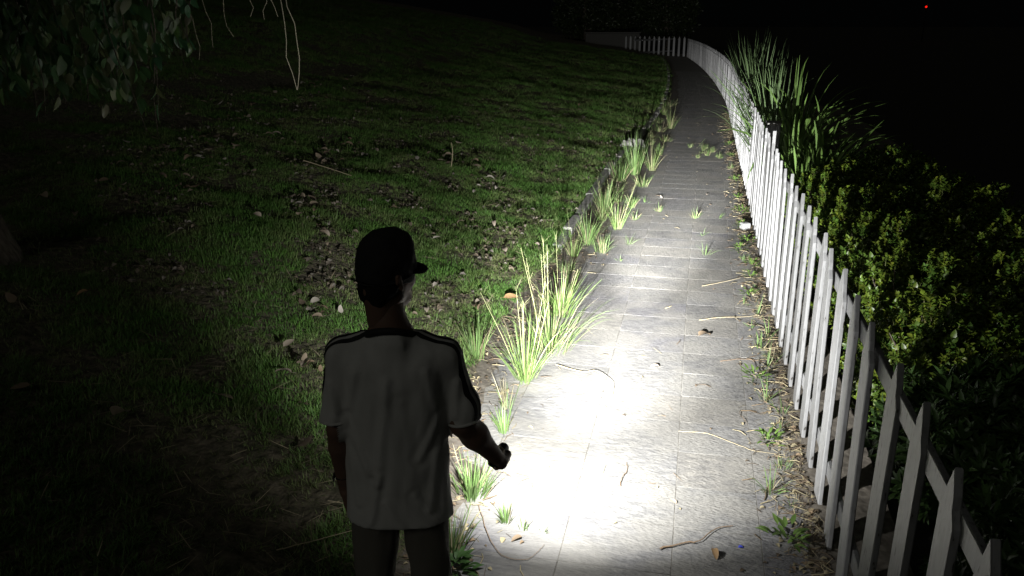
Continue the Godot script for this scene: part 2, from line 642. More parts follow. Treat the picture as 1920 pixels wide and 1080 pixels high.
# ------------------------------------------------------------------ fence
func picket_mesh(h: float, w: float, d: float, seed_: int) -> ArrayMesh:
	var r := RandomNumberGenerator.new()
	r.seed = seed_
	var half := [Vector2(0.98, 0.0), Vector2(1.0, 0.03), Vector2(1.0, h - 0.15), Vector2(0.60, h - 0.108), Vector2(0.50, h - 0.070), Vector2(0.0, h)]
	var prof := []
	for p in half:
		prof.append(Vector2(p.x * w / 2 + r.randf_range(-0.002, 0.002), p.y))
	for k in range(half.size() - 2, -1, -1):
		prof.append(Vector2(-half[k].x * w / 2 + r.randf_range(-0.002, 0.002), half[k].y))
	var g := Geo.new()
	var n := prof.size()
	var bev := 0.004
	var ctr := Vector2(0, h * 0.5)
	var rings := []
	for lay in [[-d / 2, bev], [-d / 2 + bev, 0.0], [d / 2 - bev, 0.0], [d / 2, bev]]:
		var ring := []
		for p in prof:
			var q: Vector2 = p
			if lay[1] > 0.0:
				q = Vector2(p.x - signf(p.x) * lay[1], p.y - (lay[1] if p.y > 0.1 else -lay[1]))
			ring.append(Vector3(lay[0], q.y, q.x))
		rings.append(ring)
	for k in 3:
		for j in n:
			var a: Vector3 = rings[k][j]
			var b: Vector3 = rings[k][(j + 1) % n]
			var c: Vector3 = rings[k + 1][(j + 1) % n]
			var e: Vector3 = rings[k + 1][j]
			var out := (a + b + c + e) / 4.0 - Vector3(0, ctr.y, 0)
			if absf(out.y) < h * 0.3: out.y = 0
			g._qo([a, b, c, e], out)
	for s in [0, 3]:
		var out2 := Vector3(-1 if s == 0 else 1, 0, 0)
		# convex pieces of the front: the board, then the neck, then the tip
		var R: Array = rings[s]
		g._qo([R[0], R[1], R[9], R[10]], out2)
		g._qo([R[1], R[2], R[8], R[9]], out2)
		g._qo([R[2], R[3], R[7], R[8]], out2)
		g._qo([R[3], R[4], R[6], R[7]], out2)
		g._qo([R[4], R[5], R[6]], out2)
	return g.mesh()

func fence() -> void:
	var f := thing("picket_fence", "white painted picket fence with spear tops along the paved path", "fence")
	var fr := RandomNumberGenerator.new()
	fr.seed = 99
	var ms := []
	for k in 4:
		ms.append(picket_mesh(1.28, 0.155, 0.024, 300 + k))
	var z := 3.27 - 12 * 0.3856
	var made := 0
	while z < 64.0:
		var d := along(z)
		var o := put(ms[fr.randi() % 4], "picket", M.paint[fr.randi() % 3], f)
		o.position = pp(z, 0.0, 0.02 + fr.randf_range(-0.012, 0.012))
		# local x points across the fence, local z along it
		o.rotation = Vector3(fr.randf_range(-0.012, 0.012), atan2(-d.x, -d.z) + fr.randf_range(-0.03, 0.03), fr.randf_range(-0.012, 0.012))
		z += 0.395 * absf(d.z)
		made += 1
	# two rails of boards, in lengths between the posts
	z = -3.0
	while z < 64.0:
		var z1 := minf(z + 1.95, 64.0)
		for y in [1.145, 0.24]:
			var a := pp(z, -0.0265, y)
			var b := pp(z1, -0.0265, y)
			var g := Geo.new()
			g.box(Vector3.ZERO, Vector3(0.024, 0.085 if y > 1.0 else 0.08, a.distance_to(b) - 0.004), 0.004)
			var o := put(g.mesh(), "rail", M.paint[fr.randi() % 3], f)
			o.position = (a + b) / 2.0
			var dd := (b - a).normalized()
			o.rotation.y = atan2(-dd.x, -dd.z)
		z = z1
	# square posts with a flat cap behind the rails
	for pz in [11.25, 18.9, 26.5, 34.1, 41.8, 49.4, 57.0]:
		var d := along(pz)
		var w := Node3D.new()
		w.name = "post"
		f.add_child(w, true)
		w.position = pp(pz, -0.19, 0.0)
		w.rotation.y = atan2(-d.x, -d.z)
		var g := Geo.new()
		var ph := 1.10 if pz < 5.0 else 1.20
		g.box(Vector3(0, ph / 2, 0), Vector3(0.16, ph, 0.3), 0.008)
		put(g.mesh(), "shaft", M.dark_concrete if pz < 5.0 else M.paint[1], w)
		g = Geo.new()
		g.box(Vector3(0, ph + 0.0135, 0), Vector3(0.175, 0.025, 0.32), 0.006)
		put(g.mesh(), "cap", M.dark_concrete if pz < 5.0 else M.concrete, w)

# ------------------------------------------------------------------ far end: fence across, low wall, dark trees, red beacon
func far_end() -> void:
	var f := thing("picket_fence", "far run of white pickets meeting the low wall at the path end", "fence")
	var m := picket_mesh(1.4, 0.15, 0.05, 340)
	for k in 13:
		var o := put(m, "picket", M.paint[k % 3], f)
		o.position = Vector3(12.55 - 0.3 * k, 0.02, -64.6 - 0.42 * k)
		o.rotation.y = 1.2
	for y in [1.15, 0.25]:
		var g := Geo.new()
		g.box(Vector3.ZERO, Vector3(6.4, 0.11, 0.04), 0.005)
		var o := put(g.mesh(), "rail", M.paint[0], f)
		o.position = Vector3(10.75, y, -67.16)
		o.rotation.y = 0.951
	var w := thing("low_wall", "low grey rendered wall standing dim at the end of the path", "wall", Vector3(9.7, -0.05, -72.0), 0.1)
	var g := Geo.new()
	g.box(Vector3(-1.6, 0.8, 0), Vector3(4.4, 1.6, 0.25), 0.01)
	put(g.mesh(), "wall_body", M.dark_concrete, w)
	g = Geo.new()
	g.box(Vector3(-1.6, 1.65, 0), Vector3(4.6, 0.1, 0.36), 0.012)
	put(g.mesh(), "coping", M.dark_concrete, w)
	# trees beyond the wall
	var tr := RandomNumberGenerator.new()
	tr.seed = 515
	var sprig := Geo.new()
	for k in 26:
		var dirv := Vector3(tr.randf_range(-1, 1), tr.randf_range(-0.8, 1), tr.randf_range(-1, 1)).normalized()
		sprig.col = Color(1, 1, 1) * tr.randf_range(0.7, 1.2)
		sprig.leaf(dirv * tr.randf_range(0.05, 0.5), dirv, Vector3(tr.randf_range(-1, 1), 1, tr.randf_range(-1, 1)), 0.24, 0.12, 0.2, 0.3, 3)
	var sm := sprig.mesh(true)
	var labels := ["dark bushy tree standing behind the low wall", "tall dark tree beyond the corner of the picket fence", "dark tree right of the low wall beyond the fence run"]
	var at := [Vector3(6.5, 0, -79), Vector3(14.5, 0, -84), Vector3(10.5, 0, -88)]
	for n in 3:
		var t := thing("background_tree", labels[n], "tree", at[n])
		var tg := Geo.new()
		tg.tube([Vector3(0, -0.3, 0), Vector3(0.05, 1.6, 0), Vector3(-0.1, 3.4, 0.1), Vector3(0, 5.2, 0)], [0.26, 0.2, 0.15, 0.07], 9)
		for k in 5:
			var a := TAU * k / 5.0
			var y0 := 1.5 + 0.55 * k
			tg.tube([Vector3(0, y0, 0), Vector3(cos(a), y0 + 0.8, sin(a)), Vector3(cos(a) * 1.9, y0 + 1.3, sin(a) * 1.9)], [0.1, 0.06, 0.02], 6)
		put(tg.mesh(), "trunk", M.bark, t)
		var xs := []
		var cs := []
		for k in 520:
			var q := Vector3(tr.randf_range(-1, 1), tr.randf_range(-1, 1), tr.randf_range(-1, 1))
			if q.length() > 1.0: continue
			q = q.normalized() * pow(q.length(), 0.4)
			xs.append(Transform3D(Basis.from_euler(Vector3(tr.randf() * TAU, tr.randf() * TAU, 0)) * tr.randf_range(0.8, 1.3), Vector3(0, 3.5, 0) + q * Vector3(2.7, 2.6, 2.7) * (1.0 + 0.25 * und.get_noise_3d(q.x * 4, q.y * 4, q.z * 4 + n))))
			cs.append(Color(0.04, 0.06, 0.02) * tr.randf_range(0.6, 1.2))
		stuff(many(sm, "crown", M.leafy, xs, cs, t))
	# red aviation beacon on a mast, far off to the right
	var b := thing("beacon_mast", "tiny red warning light on a distant mast in the black", "beacon", Vector3(52.8, -0.06, -114.5))
	g = Geo.new()
	g.tube([Vector3.ZERO, Vector3(0, 4.2, 0)], [0.09, 0.05], 8)
	put(g.mesh(), "mast", M.anodised, b)
	var red := StandardMaterial3D.new()
	red.albedo_color = Color(0.5, 0.05, 0.03)
	red.emission_enabled = true
	red.emission = Color(1.0, 0.12, 0.07)
	red.emission_energy_multiplier = 1.3
	var sp := SphereMesh.new()
	sp.radius = 0.13
	sp.height = 0.26
	sp.radial_segments = 12
	sp.rings = 6
	var lo := put(sp, "red_lamp", red, b)
	lo.position = Vector3(0, 4.31, 0)
	var ol := OmniLight3D.new()
	ol.name = "beacon_light"
	ol.light_color = Color(1.0, 0.12, 0.07)
	ol.light_energy = 0.03
	ol.light_size = 0.12
	ol.omni_range = 30.0
	ol.omni_attenuation = 2.0
	ol.shadow_enabled = true
	ol.position = Vector3(0, 4.31, 0)
	b.add_child(ol)

# ------------------------------------------------------------------ hedge shrubs behind the fence
func sprig_mesh(n: int, ln: float, wd: float, spread: float, seed_: int) -> ArrayMesh:
	var r := RandomNumberGenerator.new()
	r.seed = seed_
	var g := Geo.new()
	g.col = Color(0.9, 0.6, 0.5)
	g.tube([Vector3(0, -0.06, 0), Vector3(0, 0.02, 0)], [0.003, 0.002], 3, false)
	for k in n:
		var a := k * 2.4 + r.randf_range(-0.3, 0.3)
		var f := float(k) / n
		var dirv := Vector3(cos(a) * spread, 0.35 + 0.9 * f, sin(a) * spread)
		g.col = Color(1, 1, 1) * r.randf_range(0.75, 1.25)
		g.col.r *= r.randf_range(0.9, 1.25)
		g.leaf(Vector3(0, -0.03 + 0.05 * f, 0), dirv, Vector3.UP, ln * r.randf_range(0.7, 1.15), wd * r.randf_range(0.8, 1.15), 0.3, 0.5, 3)
	return g.mesh(true)

func hedge() -> void:
	var hr := RandomNumberGenerator.new()
	hr.seed = 616
	var round_s := [sprig_mesh(7, 0.045, 0.026, 1.0, 1), sprig_mesh(8, 0.05, 0.028, 0.8, 2)]
	var narrow_s := [sprig_mesh(10, 0.085, 0.022, 0.9, 3), sprig_mesh(9, 0.095, 0.026, 0.7, 4)]
	# [z, metres behind the fence, radius, height, kind, label]
	var L := [
		[1.4, 0.72, 0.55, 0.88, 1, "whorled-leaf shrub behind the nearest unlit pickets"],
		[1.9, 1.55, 0.66, 1.00, 1, "whorled-leaf shrub out behind the nearest unlit pickets"],
		[2.6, 0.75, 0.55, 0.88, 1, "dim whorled-leaf shrub where the pickets begin to catch light"],
		[3.2, 1.65, 0.68, 1.02, 1, "leafy whorled shrub one row back from the first lit pickets"],
		[3.8, 0.78, 0.55, 0.90, 1, "whorled-leaf shrub close behind the first lit pickets"],
		[4.5, 1.70, 0.68, 1.02, 0, "small-leaf shrub in the back row beside the whorled-leaf ones"],
		[4.9, 0.80, 0.58, 0.90, 0, "small-leaf shrub in the front row beside the whorled-leaf ones"],
		[5.8, 1.72, 0.70, 1.02, 0, "small-leaf shrub second along the hedge back row"],
		[6.1, 0.82, 0.60, 0.92, 0, "small-leaf shrub second along the hedge front row"],
		[7.1, 1.72, 0.70, 1.00, 0, "small-leaf shrub third along the hedge back row"],
		[7.3, 0.82, 0.60, 0.92, 0, "small-leaf shrub third along the hedge front row"],
		[8.4, 1.70, 0.70, 0.98, 0, "small-leaf shrub fourth along the hedge back row"],
		[8.5, 0.82, 0.60, 0.92, 0, "small-leaf shrub fourth along the hedge front row"],
		[9.7, 0.85, 0.60, 0.90, 0, "small-leaf shrub nearest the capped fence post"],
		[9.8, 1.68, 0.68, 0.95, 0, "small-leaf shrub behind the one by the capped post"],
		[11.2, 1.70, 0.66, 0.95, 0, "last small-leaf shrub, beside the strap-leaf plants"],
	]
	for a in L:
		var root := pp(a[0], -a[1])
		var t := thing("hedge_shrub", a[5], "shrub", root, 0.0, "shrubs of the hedge behind the fence")
		var st := Geo.new()
		for k in 9:
			var an := TAU * k / 9.0 + hr.randf()
			var rr: float = a[2] * hr.randf_range(0.3, 0.75)
			st.tube([Vector3(0.04 * cos(an), -0.08, 0.04 * sin(an)), Vector3(rr * 0.5 * cos(an), a[3] * 0.45, rr * 0.5 * sin(an)), Vector3(rr * cos(an), a[3] * hr.randf_range(0.7, 0.92), rr * sin(an))], [0.016, 0.01, 0.004], 5)
		put(st.mesh(), "stem", M.bark, t)
		var xs := [[], []]
		var cs := [[], []]
		var n := int(3400.0 * a[2] * a[2] / 0.5)
		for k in n:
			var q := Vector3(hr.randfn(), hr.randfn(), hr.randfn()).normalized()
			if q.y < -0.55: continue
			var bump: float = 1.0 + 0.30 * und.get_noise_3d(q.x * 3.5 + a[0] * 7.0, q.y * 3.5, q.z * 3.5)
			var rad := pow(hr.randf(), 0.28) * bump
			var p := Vector3(q.x * a[2], 0.0, q.z * a[2]) * rad
			p.y = a[3] * (0.5 + 0.5 * q.y * rad)
			if p.y < 0.05: continue
			var up := (q + Vector3(hr.randf_range(-0.5, 0.5), 0.8, hr.randf_range(-0.5, 0.5))).normalized()
			var x := up.cross(Vector3(hr.randf_range(-1, 1), 0.1, hr.randf_range(-1, 1))).normalized()
			var b := Basis(x, up, x.cross(up)) * hr.randf_range(0.6, 1.15)
			var w := hr.randi() % 2
			xs[w].append(Transform3D(b, p))
			var cc := Color(0.13, 0.19, 0.02).lerp(Color(0.055, 0.125, 0.02), hr.randf()) if a[4] == 0 else Color(0.05, 0.10, 0.025)
			cs[w].append(cc * hr.randf_range(0.6, 1.25))
		for w in 2:
			stuff(many((round_s if a[4] == 0 else narrow_s)[w], "foliage", M.leafy, xs[w], cs[w], t))

# ------------------------------------------------------------------ tall strap-leaf plants leaning over the fence
func strap_plant(label: String, base: Vector3, n: int, ln: float, wd: float, lean: Vector3, spread: float, droop: float, tone: Color, seed_: int, called := "strap_leaf_plant") -> void:
	var r := RandomNumberGenerator.new()
	r.seed = seed_
	var t := thing(called, label, "plant", base, 0.0, "tall plants behind the fence")
	var g := Geo.new()
	for k in n:
		var a := r.randf() * TAU
		var s := r.randf_range(0.1, spread)
		g.col = tone * r.randf_range(0.7, 1.3)
		g.blade(Vector3(cos(a), 0, sin(a)) * r.randf_range(0.0, 0.16) + Vector3(0, -0.03, 0), Vector3(cos(a) * s, 1, sin(a) * s) + lean, ln * r.randf_range(0.6, 1.1), wd * r.randf_range(0.7, 1.2), droop * r.randf_range(0.3, 1.5), 8, r.randf_range(-0.8, 0.8))
	put(g.mesh(true), "leaf_blades", M.leafy, t)
	var c := Geo.new()
	c.tube([Vector3(0, -0.05, 0), Vector3(0, 0.1, 0) + lean * 0.1], [0.14, 0.07], 8)
	put(c.mesh(), "root_crown", M.soil, t)

const REED := Color(0.15, 0.23, 0.10)
const STRAP := Color(0.14, 0.24, 0.06)
func tall_plants() -> void:
	var bed := strip(9.2, 27.0, -0.16, -3.4, 14, func(x, z, f): return -0.05 + 0.40 * smoothstep(9.4, 11.2, z) * smoothstep(26.8, 24.0, z) * smoothstep(0.0, 0.16, f) * smoothstep(1.0, 0.6, f) + 0.03 * und.get_noise_2d(x * 5.0, z * 5.0), 0.2)
	structure(put(bed.mesh(), "added_mound", M.soil))  # unseen mound, added to raise the tall plants into the beam
	strap_plant("tall pale-green reed clump with blades arching left over the pickets", pp(13.0, -0.32, 0.30), 64, 1.7, 0.03, Vector3(-0.25, 0, 0.05), 0.35, 1.3, REED, 1, "reed_clump")
	strap_plant("reed clump with long blades behind the fence, farther than the arching one", pp(15.6, -0.4, 0.30), 60, 1.75, 0.03, Vector3(-0.12, 0, 0.0), 0.45, 1.2, REED, 2, "reed_clump")
	strap_plant("dim reed clump standing tallest against the black sky", pp(19.0, -0.45, 0.30), 52, 1.85, 0.034, Vector3(0.0, 0, 0.0), 0.4, 0.6, REED, 3, "reed_clump")
	strap_plant("dim reed clump farthest along the fence", pp(23.0, -0.45, 0.30), 44, 1.95, 0.038, Vector3(-0.05, 0, 0.0), 0.35, 0.5, REED, 4, "reed_clump")
	strap_plant("bright green strap-leaf plant beside the far fence post", pp(12.6, -0.62, 0.30), 70, 1.65, 0.062, Vector3(0.1, 0, 0.1), 0.8, 2.4, STRAP, 5)
	strap_plant("broad strap-leaf plant behind the one by the post", pp(14.2, -0.75, 0.30), 70, 1.75, 0.062, Vector3(0.1, 0, 0.0), 0.8, 2.4, STRAP, 6)
	strap_plant("low strap-leaf plant between the hedge and the bright one", pp(11.8, -0.95, 0.30), 60, 1.3, 0.058, Vector3(0.1, 0, 0.15), 0.9, 2.6, STRAP, 8)
	strap_plant("small strap-leaf plant at the foot of the far fence post", pp(11.1, -0.6, 0.24), 30, 0.95, 0.04, Vector3(-0.1, 0, 0.1), 0.8, 1.8, STRAP, 9)

# ------------------------------------------------------------------ tree at the left, its drooping branches hang into view
func tree() -> void:
	var tr := RandomNumberGenerator.new()
	tr.seed = 818
	var base := lawn_at(-4.45, 6.95)
	var t := thing("drooping_tree", "old tree whose leafy branches hang down over the dark lawn", "tree", base)
	var g := Geo.new()
	var pts := []
	var rad := []
	for k in 14:
		var f := k / 13.0
		pts.append(Vector3(-0.92 * f + 0.04 * sin(f * 9.0), -0.15 + 4.4 * f, -0.1 * f))
		rad.append(0.21 + 0.12 * exp(-f * 14.0) - 0.09 * f)
	g.tube(pts, rad, 16)
	for k in g.v.size():
		var q := g.v[k]
		g.v[k] = q + Vector3(1, 0, 1) * 0.045 * und.get_noise_3d(q.x * 6, q.y * 2, q.z * 6)
	put(g.mesh(), "trunk", M.bark, t)
	# limbs that reach towards the path, and the hanging twigs of the part in view
	var limbs := [[Vector3(0.7, 3.2, 0.9), Vector3(1.4, 2.42, 1.5)], [Vector3(0.2, 3.3, 1.4), Vector3(0.7, 2.45, 2.2)], [Vector3(1.3, 3.4, 0.8), Vector3(2.5, 2.42, 1.2)], [Vector3(-1.8, 4.2, 1.5), Vector3(-3.0, 3.6, 2.0)], [Vector3(-1.4, 4.6, -1.8), Vector3(-2.2, 4.0, -3.0)], [Vector3(1.6, 4.9, -1.7), Vector3(2.7, 4.3, -2.6)]]
	for e in limbs:
		var lg := Geo.new()
		var a := Vector3(-0.74, 3.5, -0.08)
		var c := []
		var r := []
		for k in 9:
			var f := k / 8.0
			c.append(a.lerp(e[0], f).lerp(e[0].lerp(e[1], f), f) + Vector3(0, 0.1 * sin(f * 7.0), 0.06 * sin(f * 11.0)))
			r.append(0.11 * (1.0 - 0.85 * f))
		lg.tube(c, r, 8)
		put(lg.mesh(), "limb", M.bark, t)
	# hanging twigs: [pixel-free world positions of their lower ends]; the leaves sit along them, one mesh each
	var lv := []
	for k in 4:
		var q := Geo.new()
		q.col = Color(1, 1, 1)
		q.leaf(Vector3.ZERO, Vector3(0, -1, 0), Vector3(0, 0, 1), 0.14, [0.07, 0.062, 0.078, 0.06][k], 0.3, [0.3, 0.7, 0.15, 1.0][k], 6, 0.9)
		q.tube([Vector3(0, 0.03, 0), Vector3(0, 0, 0)], [0.0018, 0.0015], 3, false)
		lv.append(q.mesh(true))
	var gm := []
	for c in [Color(0.05, 0.13, 0.05), Color(0.075, 0.15, 0.04), Color(0.16, 0.19, 0.08), Color(0.26, 0.26, 0.17), Color(0.045, 0.12, 0.055)]:
		gm.append(mat(c.r, c.g, c.b, 0.32))
	var twigs := Geo.new()
	var placed := 0
	for k in 66:
		var f := tr.randf()
		var px := tr.randf_range(-0.06, 0.20) if k % 3 else tr.randf_range(-0.08, 0.08)   # share of the picture width at 6 m, for the spread only
		var dep := tr.randf_range(4.6, 6.2)
		var x := (px - 0.5) * 1.2 * dep
		var low := tr.randf_range(1.86, 2.36) + (0.2 if px < 0.04 or px > 0.17 else 0.0)
		var top := Vector3(x - 0.15 + tr.randf_range(-0.15, 0.15), 2.95 + tr.randf_range(0.0, 0.2), -dep - 0.1) - base
		var end := Vector3(x, low, -dep) - base
		var c := []
		var r := []
		for j in 7:
			var h := j / 6.0
			c.append(top.lerp(end, h) + Vector3(sin(h * 6.0 + k) * 0.05, 0, cos(h * 5.0 + k) * 0.05))
			r.append(0.006 - 0.0042 * h)
		twigs.tube(c, r, 4, false)
		var n := 3 + tr.randi() % 5
		for j in n:
			if placed >= 292: break
			var h := tr.randf_range(0.35, 1.0)
			var p: Vector3 = c[int(h * 6.0)].lerp(c[mini(int(h * 6.0) + 1, 6)], fmod(h * 6.0, 1.0))
			var o := put(lv[tr.randi() % 4], "leaf", gm[[0, 1, 4, 0, 4, 2, 3][tr.randi() % (5 if px < 0.08 else 7)]], t)
			o.position = p
			var s := tr.randf_range(0.75, 1.2) * (0.95 if px < 0.05 else 0.65)
			o.basis = Basis.from_euler(Vector3(tr.randf_range(-0.7, 0.5), tr.randf() * TAU, tr.randf_range(-0.4, 0.4))) * s
			placed += 1
	# limb wood that carries the twigs above the frame
	twigs.tube([Vector3(1.3, 2.5, 1.4), Vector3(1.0, 2.40, 1.9), Vector3(0.5, 2.36, 2.3)], [0.04, 0.03, 0.015], 6)
	twigs.tube([Vector3(1.3, 2.5, 1.4), Vector3(2.2, 2.42, 1.25), Vector3(3.05, 2.40, 0.95)], [0.035, 0.025, 0.012], 6)
	put(twigs.mesh(), "twigs", M.bark, t)
	# pale bare strands: [x at top, lowest point, x at the bottom, depth]
	for s in [[-1.92, 2.37, -1.90, 6.0], [-2.17, 2.22, -2.14, 6.0], [-2.02, 2.30, -2.05, 6.0], [-1.71, 2.50, -1.77, 6.0], [-1.66, 2.48, -1.65, 6.0], [-1.62, 2.02, -1.47, 6.0], [-1.51, 2.02, -1.45, 6.0], [-1.60, 2.50, -1.58, 6.0]]:
		var sg := Geo.new()
		sg.col = Color(0.36, 0.33, 0.24)
		var c := []
		var r := []
		for j in 10:
			var h := j / 9.0
			c.append(Vector3(lerpf(s[0], s[2], h) + 0.025 * sin(h * 8.0 + s[0] * 40.0) + 0.008 * sin(h * 23.0 + s[0] * 70.0), lerpf(3.0, s[1], h), -s[3] - 0.02 * cos(h * 6.0)) - base)
			r.append(0.0045 - 0.0022 * h)
		sg.tube(c, r, 5)
		put(sg.mesh(true), "bare_strand", M.dry, t)
	# the mass of small leaves between the larger ones
	var sx := []
	var sc := []
	for k in 1700:
		var a := tr.randf_range(-0.10, 0.19)
		var dep := tr.randf_range(4.7, 6.3)
		var low := 1.95 + 0.25 * (0.5 + 0.5 * und.get_noise_2d(a * 60.0, 3.0)) + (0.25 if a > 0.15 or a < 0.0 else 0.0)
		sx.append(Transform3D(Basis.from_euler(Vector3(tr.randf_range(-0.7, 0.5), tr.randf() * TAU, tr.randf_range(-0.5, 0.5))) * tr.randf_range(0.4, 0.8), Vector3((a - 0.5) * 1.2 * dep, low + 0.85 * pow(tr.randf(), 0.8), -dep) - base))
		sc.append(Color(0.05, 0.125, 0.04).lerp(Color(0.15, 0.17, 0.08), pow(tr.randf(), 3.0)) * tr.randf_range(0.7, 1.2))
	stuff(many(lv[2], "small_leaves", M.leafy, sx, sc, t))
	# the crown above the frame
	var q := Geo.new()
	for k in 14:
		var dirv := Vector3(tr.randf_range(-1, 1), tr.randf_range(-1.2, 0.4), tr.randf_range(-1, 1)).normalized()
		q.col = Color(1, 1, 1) * tr.randf_range(0.7, 1.2)
		q.leaf(dirv * 0.05, dirv, Vector3(tr.randf_range(-1, 1), 1, tr.randf_range(-1, 1)), 0.16, 0.06, 0.3, 0.4, 3)
	var xs := []
	var cs := []
	for k in 900:
		var d := Vector3(tr.randfn(), tr.randfn(), tr.randfn()).normalized() * pow(tr.randf(), 0.4)
		var p := Vector3(0.3, 4.6, 0.6) + d * Vector3(3.4, 1.2, 3.4)
		if p.y < 3.55: continue
		xs.append(Transform3D(Basis.from_euler(Vector3(tr.randf_range(-0.6, 0.6), tr.randf() * TAU, 0)), p))
		cs.append(Color(0.035, 0.08, 0.03) * tr.randf_range(0.6, 1.3))
	stuff(many(q.mesh(true), "crown", M.leafy, xs, cs, t))

# ------------------------------------------------------------------ weeds on the path
func tuft_mesh(n: int, h: float, w: float, spread: float, droop: float, seed_: int, tone: Color, dry := 0.15, base_r := 0.03, stalks := 0) -> ArrayMesh:
	var r := RandomNumberGenerator.new()
	r.seed = seed_
	var g := Geo.new()
	for k in n:
		var a := r.randf() * TAU
		var s := r.randf_range(0.05, spread)
		g.col = tone * r.randf_range(0.7, 1.35)
		if r.randf() < dry: g.col = Color(0.28, 0.25, 0.15) * r.randf_range(0.7, 1.2)
		g.blade(Vector3(cos(a), 0, sin(a)) * r.randf() * base_r + Vector3(0, -0.015, 0), Vector3(cos(a) * s, 1, sin(a) * s), h * r.randf_range(0.45, 1.1), w * r.randf_range(0.7, 1.25), droop * r.randf_range(0.2, 1.6), 5, r.randf_range(-0.9, 0.9))
	for k in stalks:                                    # flowering stems with thin side rays
		var a := r.randf() * TAU
		var s := r.randf_range(0.1, spread * 0.6)
		var d := Vector3(cos(a) * s, 1, sin(a) * s).normalized()
		var ln := h * r.randf_range(1.0, 1.6)
		g.col = Color(0.26, 0.28, 0.13)
		var b := Vector3(cos(a), 0, sin(a)) * base_r * 0.5
		g.tube([b, b + d * ln * 0.5, b + d * ln + Vector3(d.x, -0.2, d.z) * 0.05], [0.0024, 0.002, 0.0012], 4, false)
		for j in 9:
			var e := r.randf() * TAU
			var p := b + d * ln * r.randf_range(0.72, 1.0)
			g.col = Color(0.28, 0.28, 0.15)
			g.blade(p, Vector3(cos(e), r.randf_range(0.3, 1.2), sin(e)), r.randf_range(0.05, 0.14), 0.003, 0.6, 3)
	return g.mesh(true)

func weed(label: String, at: Vector3, m: Mesh, s := 1.0, turn := 0.0, called := "grass_tuft", group := "weeds growing along the path") -> void:
	var o := put(m, called, M.grass)
	o.position = at
	o.rotation.y = turn
	o.scale = Vector3.ONE * s
	tag(o, label, "weed", group)

